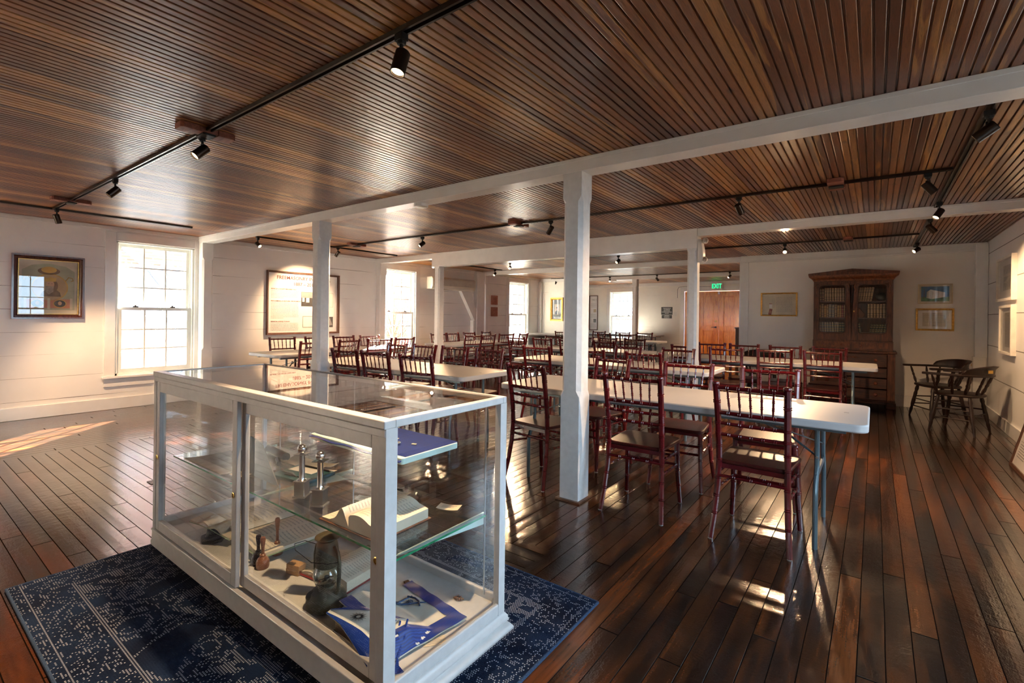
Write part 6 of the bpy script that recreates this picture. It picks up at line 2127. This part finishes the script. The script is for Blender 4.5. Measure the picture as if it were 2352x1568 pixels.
def open_book(name, label, x, y, z, rz, W_, H_, tl_, tr__, cover, pages, edge, curl=0.0, tilt=None):
    """W_ page width, H_ page height; left/right thickness; spine along local y"""
    e = at(name, label, 'book', x, y, z, rz)
    for s, tk, nm in ((-1, tl_, 'left_pages'), (1, tr__, 'right_pages')):
        def top(u, v, s=s, tk=tk):
            a = u
            zz = tk * (1 - .25 * a ** 3) + .012 * math.sin(PI * min(1, a * 1.4)) + (.0 if a > .04 else -.006)
            if curl and s < 0:
                zz += curl * math.exp(-((a - .25) / .16) ** 2)
            return (s * a * W_, (v - .5) * H_, max(.004, zz))
        n, mm = 20, 6
        m2 = MB()
        vv = [top(i / n, j / mm) for j in range(mm + 1) for i in range(n + 1)]
        vb = [(p[0] * 1.0, p[1], .003) for p in vv]
        W1 = n + 1
        ff = [(j * W1 + i, j * W1 + i + 1, (j + 1) * W1 + i + 1, (j + 1) * W1 + i) for j in range(mm) for i in range(n)]
        if s < 0:
            ff = [tuple(reversed(f)) for f in ff]
        m2.add(vv, ff)
        m2.build(nm, M[pages], e, angle=50)
        m3 = MB()
        k = len(vv)
        ed = [i for i in range(W1)] + [j * W1 + n for j in range(1, mm + 1)] + [mm * W1 + i for i in range(n - 1, -1, -1)]
        for a_, b_ in zip(ed, ed[1:]):
            m3.add([vv[a_], vv[b_], vb[b_], vb[a_]], [(0, 1, 2, 3) if s < 0 else (3, 2, 1, 0)])
        m3.build('page_edges', M[edge], e, smooth=False)
        # printed columns
        m4 = MB()
        r2 = random.Random(int(abs(x * 1000)))
        for c0, c1 in ((.14, .5), (.56, .92)):
            for q in range(14):
                v0 = .1 + q * .058
                v1 = v0 + .02
                segs = 5
                for g in range(segs):
                    u0 = c0 + (c1 - c0) * g / segs
                    u1 = c0 + (c1 - c0) * (g + .85) / segs
                    P4 = [top(u0, v0), top(u1, v0), top(u1, v1), top(u0, v1)]
                    P4 = [(p[0], p[1], p[2] + .0005) for p in P4]
                    m4.add(P4, [(0, 1, 2, 3)])
        m4.build('print', M['ink_faint'], e, smooth=False)
    MB().box(-W_ - .008, W_ + .008, -H_ / 2 - .008, H_ / 2 + .008, 0, .003).build('cover', M[cover], e, smooth=False)
    return e


# open book on the glass shelf
open_book('open_book', 'open old book with reddish page edges on the glass shelf, right end', -1.475, 1.145, SZ + E0, PI / 2 * 0 + .03, .155, .235, .012, .05, 'leather_brown', 'page', 'parch', .045)
# caption cards on the glass shelf
for x, y, a, mt, lab in ((-1.335, 1.39, .4, 'card', 'cream caption card behind the open book on the glass shelf'), (-1.66, 1.245, .5, 'card_white', 'white caption card right of the silver pillars'),
                         (-1.60, 1.36, .2, 'card', 'cream caption card behind the pair of compasses'), (-2.10, 1.34, .25, 'card', 'cream caption card on the back of the glass shelf, behind the flat case'),
                         (-2.36, 1.065, .2, 'card', 'yellowed caption card under the cloth at the left of the glass shelf'), (-1.93, 1.37, .3, 'card', 'cream caption card between the silver pillars and the back glass')):
    e = at('caption_card', lab, 'card', x, y, SZ + E0, a, 'caption cards')
    MB().grid(lambda u, v: (-.045 + u * .09, -.027 + v * .054, .001 + .004 * (2 * u - 1) ** 2), 8, 2, .0006).build('card', M[mt], e)
    m_ = MB()
    for k in range(3):
        m_.box(-.03, .03 - .01 * k, .010 - k * .010, .0125 - k * .010, .0035, .004)
    m_.build('lettering', M['ink'], e, smooth=False)
# compasses
e = at('drawing_compass', 'open pair of dark metal dividers on the glass shelf', 'compass', -1.70, 1.325, SZ + E0 + .004, .5)
MB().tube([(0, 0, 0), (.075, .012, 0)], [.004, .0015], 6).tube([(0, 0, 0), (.07, -.02, 0)], [.004, .0015], 6).sphere((0, 0, 0), .006, 8).build('legs', M['bronze'], e)
e = at('metal_rod', 'short dark metal bar behind the dividers on the glass shelf', 'tool', -1.655, 1.385, SZ + E0 + .003, .35)
MB().tube([(-.035, 0, 0), (.04, 0, 0)], .0022, 6).box(-.037, -.033, -.003, .003, -.003, .006).build('bar', M['bronze'], e)
# flat teal case with instruments
e = at('instrument_case', 'flat open teal drawing instrument case on the glass shelf', 'case', -2.12, 1.235, SZ + E0, .18)
MB().box(-.125, .115, -.085, .085, 0, .016).build('tray', M['teal'], e, smooth=False, bevel=0.004)
MB().box(-.10, .05, .0, .06, .016, .018).build('lining', M['card_white'], e, smooth=False)
MB().tube([(-.10, -.035, .02), (-.02, -.045, .024), (.03, -.06, .02)], [.003, .007, .001], 8, flat=.5).build('ivory_knife', M['silver_dull'], e)
MB().tube([(-.09, .072, .02), (.10, .066, .02)], .004, 8).tube([(-.05, -.06, .019), (.09, -.055, .019)], .0025, 6).build('pen', M['bronze'], e)
# marbled flap leaning behind
e = at('leather_flap', 'triangular grey leather flap standing on the glass shelf behind the middle of the doors', 'leather piece', -2.28, 1.10, SZ + E0, 0)
m_ = MB()
m_.prism([(-.25, 0), (.20, 0), (.013, .152), (-.10, .168)], -.004, 0, Matrix(((1, 0, 0, 0), (0, .12, 1, 0), (0, 1, 0, 0), (0, 0, 0, 1))))
m_.build('flap', M['marble'], e, smooth=False)
e = at('paper_drawing', 'curled yellowed paper on the back of the glass shelf left of the pillars', 'paper', -2.27, 1.345, SZ + E0, .05)
MB().grid(lambda u, v: (-.17 + u * .34, -.06 + v * .12, .004 + .03 * max(0, u - .7) ** 2 * 6 + .004 * math.sin(9 * v + 5 * u)), 16, 8, .0008).build('sheet', M['linen'], e)
# folded cloth apron at the left
e = at('folded_cloth', 'folded yellowed cloth with faded lettering on the left of the glass shelf', 'cloth', -2.68, 1.09, SZ + E0, 0)
m_ = MB()
m_.grid(lambda u, v: (-.17 + u * .42 + v * .12 * (1 - u), -.085 + v * .17, .003 + .022 * v ** 3 + .006 * math.sin(u * 11 + v * 3) * v), 26, 12, .003)
m_.build('cloth', M['linen'], e)
MB().tube([(-.02, .092, .022), (.13, .088, .03), (.25, .07, .026)], [.012, .018, .015], 10).build('roll', M['linen'], e)
e = at('scroll_tube', 'dark rolled scroll lying at the back of the left part of the glass shelf', 'scroll', -2.53, 1.33, SZ + E0, 0)
MB().tube([(-.10, 0, .02), (.12, -.02, .02)], .02, 14).tube([(.10, -.055, .012), (.18, -.09, .012)], .012, 8).build('roll', M['leather_black'], e)

# --- floor of the case
FZ += E0
# large open book with green cover
open_book('open_ledger', 'large open book with green cover boards lying at the back left of the case floor', -2.42, 1.235, FZ + .03, -.06, .29, .33, .028, .022, 'green_board', 'page', 'parch')
tk = MB().box(-.1, .1, -.08, .08, 0, .0295).build('riser', M['card_white'], loc=(-2.42, 1.235, FZ), smooth=False)
tag(tk, 'white block raising the large open book with green cover', 'block')
# small open book on a black stand
e = at('book_stand', 'black heart shaped stand under a small open book at the left of the case floor', 'stand', -2.56, 1.03, FZ, .1)
MB().prism([(-.055, -.03), (.0, -.055), (.055, -.03), (.062, .012), (.03, .04), (-.03, .04), (-.062, .012)], 0, .02).build('foot', M['leather_black'], e, bevel=0.006)
m_ = MB().tube([(0, .0, .02), (-.008, .004, .04), (0, .006, .058)], [.045, .035, .042], 16, flat=.7)
m_.build('stem', M['leather_black'], e)
e = at('small_open_book', 'small open book with olive page edges resting on the black stand', 'book', -2.55, 1.05, FZ + .064, .35)
for s in (-1, 1):
    def fn(u, v, s=s):
        a = u
        return (s * a * .12, -.05 + v * .1 + 0, .016 * math.sin(PI * min(1, a * 1.6)) + (.022 * a if s < 0 else -.035 * a) + .012)
    m_ = MB().grid(fn, 14, 4, .009)
    m_.build('pages', M['parch'], e)
    MB().tube([(s * .002, -.052, .006), (s * .06, -.052, .008 + (.01 if s < 0 else -.02)), (s * .124, -.052, (.024 if s < 0 else -.03))], .0022, 6).build('page_edge', M['green_board'], e)


def gavel_handle(name, lab, x, y, mt, h, tiltx=0.0, rz=0.0):
    e = at(name, lab, 'gavel', x, y, FZ, rz, 'turned gavels')
    k = h / .135
    MB().lathe([(.024, 0), (.027, .01), (.027, .028), (.022, .04), (.016, .046)], 18).build('head', M[mt], e)
    MB().lathe([(.016, .046), (.011, .052), (.013, .056), (.007, .062), (.0065, .085 * k), (.010, .112 * k), (.0115, .124 * k), (.009, .132 * k), (.001, h)], 16).build('handle', M[mt], e)
    return e


gavel_handle('gavel', 'dark gavel standing on its head at the left of the lantern, leftmost of three', -2.165, 1.055, 'espresso', .128)
gavel_handle('gavel', 'brown turned gavel standing on its head in front of the large open book', -2.115, 1.05, 'wood_gavel', .135)
gavel_handle('gavel', 'tallest brown gavel standing between the large open book and the lantern', -2.185, 1.15, 'wood_gavel', .168)
# open book propped on wood blocks
for z, lab in ((0, 'lower of two pale wooden blocks propping the open book behind the lantern'), (.0215, 'upper of two pale wooden blocks propping the open book behind the lantern')):
    bk = MB().box(-.035, .035, -.02, .02, 0, .021).build('wooden_block', M['wood_pale'], loc=(-1.965 + z * .2, 1.115, FZ + z), smooth=False, bevel=0.002, rot=(0, 0, .25))
    tag(bk, lab, 'block', 'wooden blocks')
e = open_book('open_bible', 'open book with red cover propped on wooden blocks behind the lantern', -1.83, 1.245, FZ + .003, .12, .16, .22, .012, .055, 'leather_red', 'page', 'parch')
# lantern
e = at('oil_lantern', 'rusty olive oil lantern with clear glass globe on the case floor', 'lantern', -1.655, 1.065, FZ, .12)
MB().lathe([(.066, 0), (.073, .006), (.074, .022), (.068, .040), (.058, .056), (.042, .068), (.030, .072), (.026, .078)], 28).build('tank', M['rust'], e)
MB().lathe([(.030, .080), (.046, .098), (.052, .118), (.047, .138), (.038, .150)], 24).build('globe', M['lantern_glass'], e)
MB().lathe([(.026, .078), (.030, .082), (.022, .088), (.012, .096), (.009, .11), (.001, .112)], 16).build('burner', M['rust'], e)
MB().lathe([(.036, .148), (.041, .152), (.042, .165), (.043, .182), (.044, .190), (.042, .196), (.040, .222), (.037, .236), (.034, .244), (.031, .247)], 24).build('chimney', M['rust'], e)
MB().lathe([(.018, .247), (.030, .250), (.046, .257), (.045, .261), (.028, .270), (.001, .272)], 22).build('cap', M['rust'], e)
for s in (-1, 1):
    MB().tube([(s * .050, 0, .056), (s * .062, 0, .075), (s * .066, 0, .13), (s * .066, 0, .178), (s * .058, 0, .212), (s * .040, 0, .232)], .0075, 10).build('side_tube', M['rust'], e)
m_ = MB().tube([(-.07, 0, .19), (-.10, .03, .194), (-.155, .02, .198), (-.165, -.02, .199), (-.12, -.05, .198), (0, -.07, .19), (.05, -.04, .184), (.07, 0, .18)], .0016, 6)
m_.build('bail_handle', M['bronze'], e)
MB().tube([(-.050, -.012, .108), (0, -.054, .115), (.06, -.02, .135)], .0012, 6).build('globe_wire', M['bronze'], e)
MB().lathe([(.018, 0), (.019, .009), (.014, .013), (.001, .013)], 16, Matrix.Translation((-.03, -.045, .045)) @ Matrix.Rotation(.6, 4, 'X')).build('filler_cap', M['rust'], e)
# thick dark book with apron over it
bkz = FZ
e = at('thick_old_book', 'thick black bound book with gilt page edges under the aprons in the case', 'book', -1.38, 1.035, bkz, -.06)
MB().box(-.115, .115, -.055, .085, 0, .006).box(-.115, .115, -.055, .085, .050, .056).build('cover', M['leather_black'], e, smooth=False, bevel=0.002)
MB().box(-.108, .115, -.048, .083, .006, .050).build('pages', M['page_gold'], e, smooth=False)
MB().tube([(.112, -.055, .028), (.112, .085, .028)], [.027, .027], 12).build('spine', M['leather_black'], e)


def mitred(e, P4, wd, mat, up):
    """ribbon border inside a quad (P4 ccw), each side a strip"""
    c = sum((Vector(p) for p in P4), Vector()) / 4
    inn = []
    for p in P4:
        p = Vector(p)
        inn.append(p.lerp(c, wd))
    m2 = MB()
    for i in range(4):
        j = (i + 1) % 4
        m2.add([P4[i], P4[j], inn[j], inn[i]], [(0, 1, 2, 3)])
    return m2


# main apron
ap = at('lodge_apron', 'white satin apron with wide blue ribbon border and blue compass emblem lying across the book', 'apron', -1.362, 1.185, FZ, -.12)
AW, AH = .172, .158


def aps(u, v, o=0.0):
    x, y = (u - .5) * 2 * AW, (v - .5) * 2 * AH
    up = .060 if y < -.065 else max(.0, .060 - (y + .065) * .55)
    if x > .135:
        up -= (x - .135) * 1.4
    base = max(up, .010) + .0016 * math.sin(u * 23) * math.sin(v * 17)
    return (x, y, base + o)


MB().grid(lambda u, v: aps(u, v), 30, 30, .0025).build('satin', M['satin'], ap, angle=60)
bu, bv = .17, .15
for (u0, u1, v0, v1) in ((0, 1, 0, bv), (0, 1, 1 - bv, 1), (1 - bu, 1, bv, 1 - bv)):
    MB().grid(lambda u, v, a=u0, b=u1, c=v0, d=v1: aps(a + (b - a) * u, c + (d - c) * v, .0022), 24, 24).build('ribbon', M['blue_moire'], ap, angle=60)
emb = simple('blue_embroidery', (0.012, 0.045, 0.12), .5, vary=.4, scale=80, bmp=.5)
m_ = MB()
ca_, sa_ = math.cos(.12), math.sin(.12)


def emp(wx, wy):
    dx, dy = wx + 1.362, wy - 1.185
    x, y = dx * ca_ - dy * sa_, dx * sa_ + dy * ca_
    return aps(x / (2 * AW) + .5, y / (2 * AH) + .5, .005)


V_, L1_, L2_, EY_ = (-1.437, 1.202), (-1.425, 1.285), (-1.355, 1.292), (-1.403, 1.252)
for E_ in (L1_, L2_):
    m_.tube([emp(V_[0] + (E_[0] - V_[0]) * k / 4, V_[1] + (E_[1] - V_[1]) * k / 4) for k in range(5)], [.0042, .0036, .0032, .0026, .002], 8)
m_.tube([emp(-1.437, 1.273), emp(-1.405, 1.282), emp(-1.378, 1.278), emp(-1.358, 1.262)], .0034, 8)
m_.sphere(emp(*EY_), .009, 10, (1, 1, .5))
m_.sphere(emp(*V_), .0065, 8)
for k in range(12):
    a = k * PI / 6
    m_.sphere(emp(EY_[0] + .0125 * math.cos(a), EY_[1] + .0125 * math.sin(a)), .0024, 6)
m_.build('emblem', emb, ap)
# second apron: flap with radiating embroidered eye
a2 = at('apron_flap', 'white apron flap with blue border and dark sunburst embroidery on the thick book', 'apron', -1.512, .98, FZ + .064, .30)


def fl(u, v, o=0.0):
    x = u * .25
    hh = .012 + .112 * u
    w_ = (v - .5) * 2
    return (x, w_ * hh, .006 + .006 * math.sin(PI * u) - .035 * max(0, abs(w_ * hh) - .055) / .05 + o)


MB().grid(lambda u, v: fl(u, v), 24, 10, .002).build('satin', M['satin'], a2)
for v0, v1 in ((0, .2), (.8, 1)):
    MB().grid(lambda u, v, c=v0, d=v1: fl(u, c + (d - c) * v, .0015), 24, 3).build('ribbon', M['blue_moire'], a2)
MB().grid(lambda u, v: fl(.93 + .07 * u, v, .0016), 3, 8).build('ribbon', M['blue_moire'], a2)
m_ = MB()
for k in range(26):
    a = 2 * PI * k / 26
    l = .022 if k % 2 else .030
    c0 = fl(.50, .5, .003)
    m_.tube([(c0[0] + .008 * math.cos(a), c0[1] + .008 * math.sin(a), c0[2]), (c0[0] + l * math.cos(a), c0[1] + l * .8 * math.sin(a), c0[2])], [.0012, .0003], 5)
m_.build('sunburst', M['leather_black'], a2)
# tassel and cord
e = at('blue_tassel', 'blue cord and tassel hanging from the apron onto the case floor', 'tassel', -1.235, 1.065, FZ, -.6)
MB().tube([(-.06, .03, .064), (-.03, .02, .06), (0.0, 0.012, .045), (.01, .0, .03)], .0035, 8).tube([(-.055, .005, .066), (-.03, -.005, .05), (0.0, 0.006, .035), (.012, .0, .028)], .0035, 8).build('cord', M['blue_moire'], e)
m_ = MB().tube([(.01, .0, .032), (.026, -.006, .018), (.04, -.012, .012)], [.006, .0075, .006], 10)
m_.build('knot', M['blue_moire'], e)
m_ = MB()
for k in range(22):
    a = (k / 21 - .5) * .9
    m_.tube([(.038, -.012, .008 + .004 * (k % 3)), (.062 + .012 * math.cos(a), -.018 + .012 * math.sin(a), .006), (.038 + .062 * math.cos(a - .25), -.012 + .062 * math.sin(a - .25), .0022)], .0016, 5)
m_.build('fringe', M['blue_moire'], e)
# small extras on the floor of the case
e = at('steel_sword_blade', 'long shiny metal sword lying along the back of the case floor', 'sword', -1.95, 1.425, FZ, .0)
MB().tube([(-.42, 0, .01), (.06, 0, .01)], .009, 8, flat=.4).build('blade', M['silver'], e)
MB().tube([(.06, 0, .012), (.18, 0, .012)], .013, 10).tube([(.065, -.04, .012), (.065, .04, .012)], .005, 8).build('hilt', M['bronze'], e)
e = at('glass_rule', 'flat wooden rule with silver end behind the apron', 'rule', -1.47, 1.335, FZ, -.28)
MB().box(-.075, .075, -.010, .010, 0, .006).build('rule', M['leather_brown'], e, smooth=False)
MB().box(.065, .078, -.011, .011, 0, .008).build('tip', M['silver'], e, smooth=False)
e = at('iron_key_charm', 'small dark openwork metal charm behind the apron corner', 'charm', -1.285, 1.395, FZ, .3)
m_ = MB()
for k in range(7):
    a = k * .9
    m_.sphere((.012 * math.cos(a), .009 * math.sin(a), .006 + .002 * (k % 3)), .005, 6)
m_.tube([(-.02, 0, .005), (.022, .002, .007)], .003, 6)
m_.build('charm', M['leather_brown'], e)
for x, y, a, lab in ((-1.135 - .05, 1.17, .9, 'cream caption card partly under the right corner of the apron'), (-1.53, 1.165, .9, 'cream caption card right of the lantern'), (-1.91, 1.005, .8, 'blank white card on the case floor inside the right sliding door'),
                     (-2.06, 1.19, .3, 'cream caption card behind the gavels')):
    e = at('caption_card', lab, 'card', x, y, FZ, a, 'caption cards')
    MB().box(-.038, .038, -.024, .024, 0, .0012).build('card', M['card'] if 'blank' not in lab else M['card_white'], e, smooth=False)
    if 'blank' not in lab:
        m_ = MB()
        for k in range(5):
            m_.box(-.028, .026 - .008 * (k % 2), .014 - k * .007, .0155 - k * .007, .0012, .0016)
        m_.build('lettering', M['ink'], e, smooth=False)
fp.location = (-4.345, 1.337, 0.001)
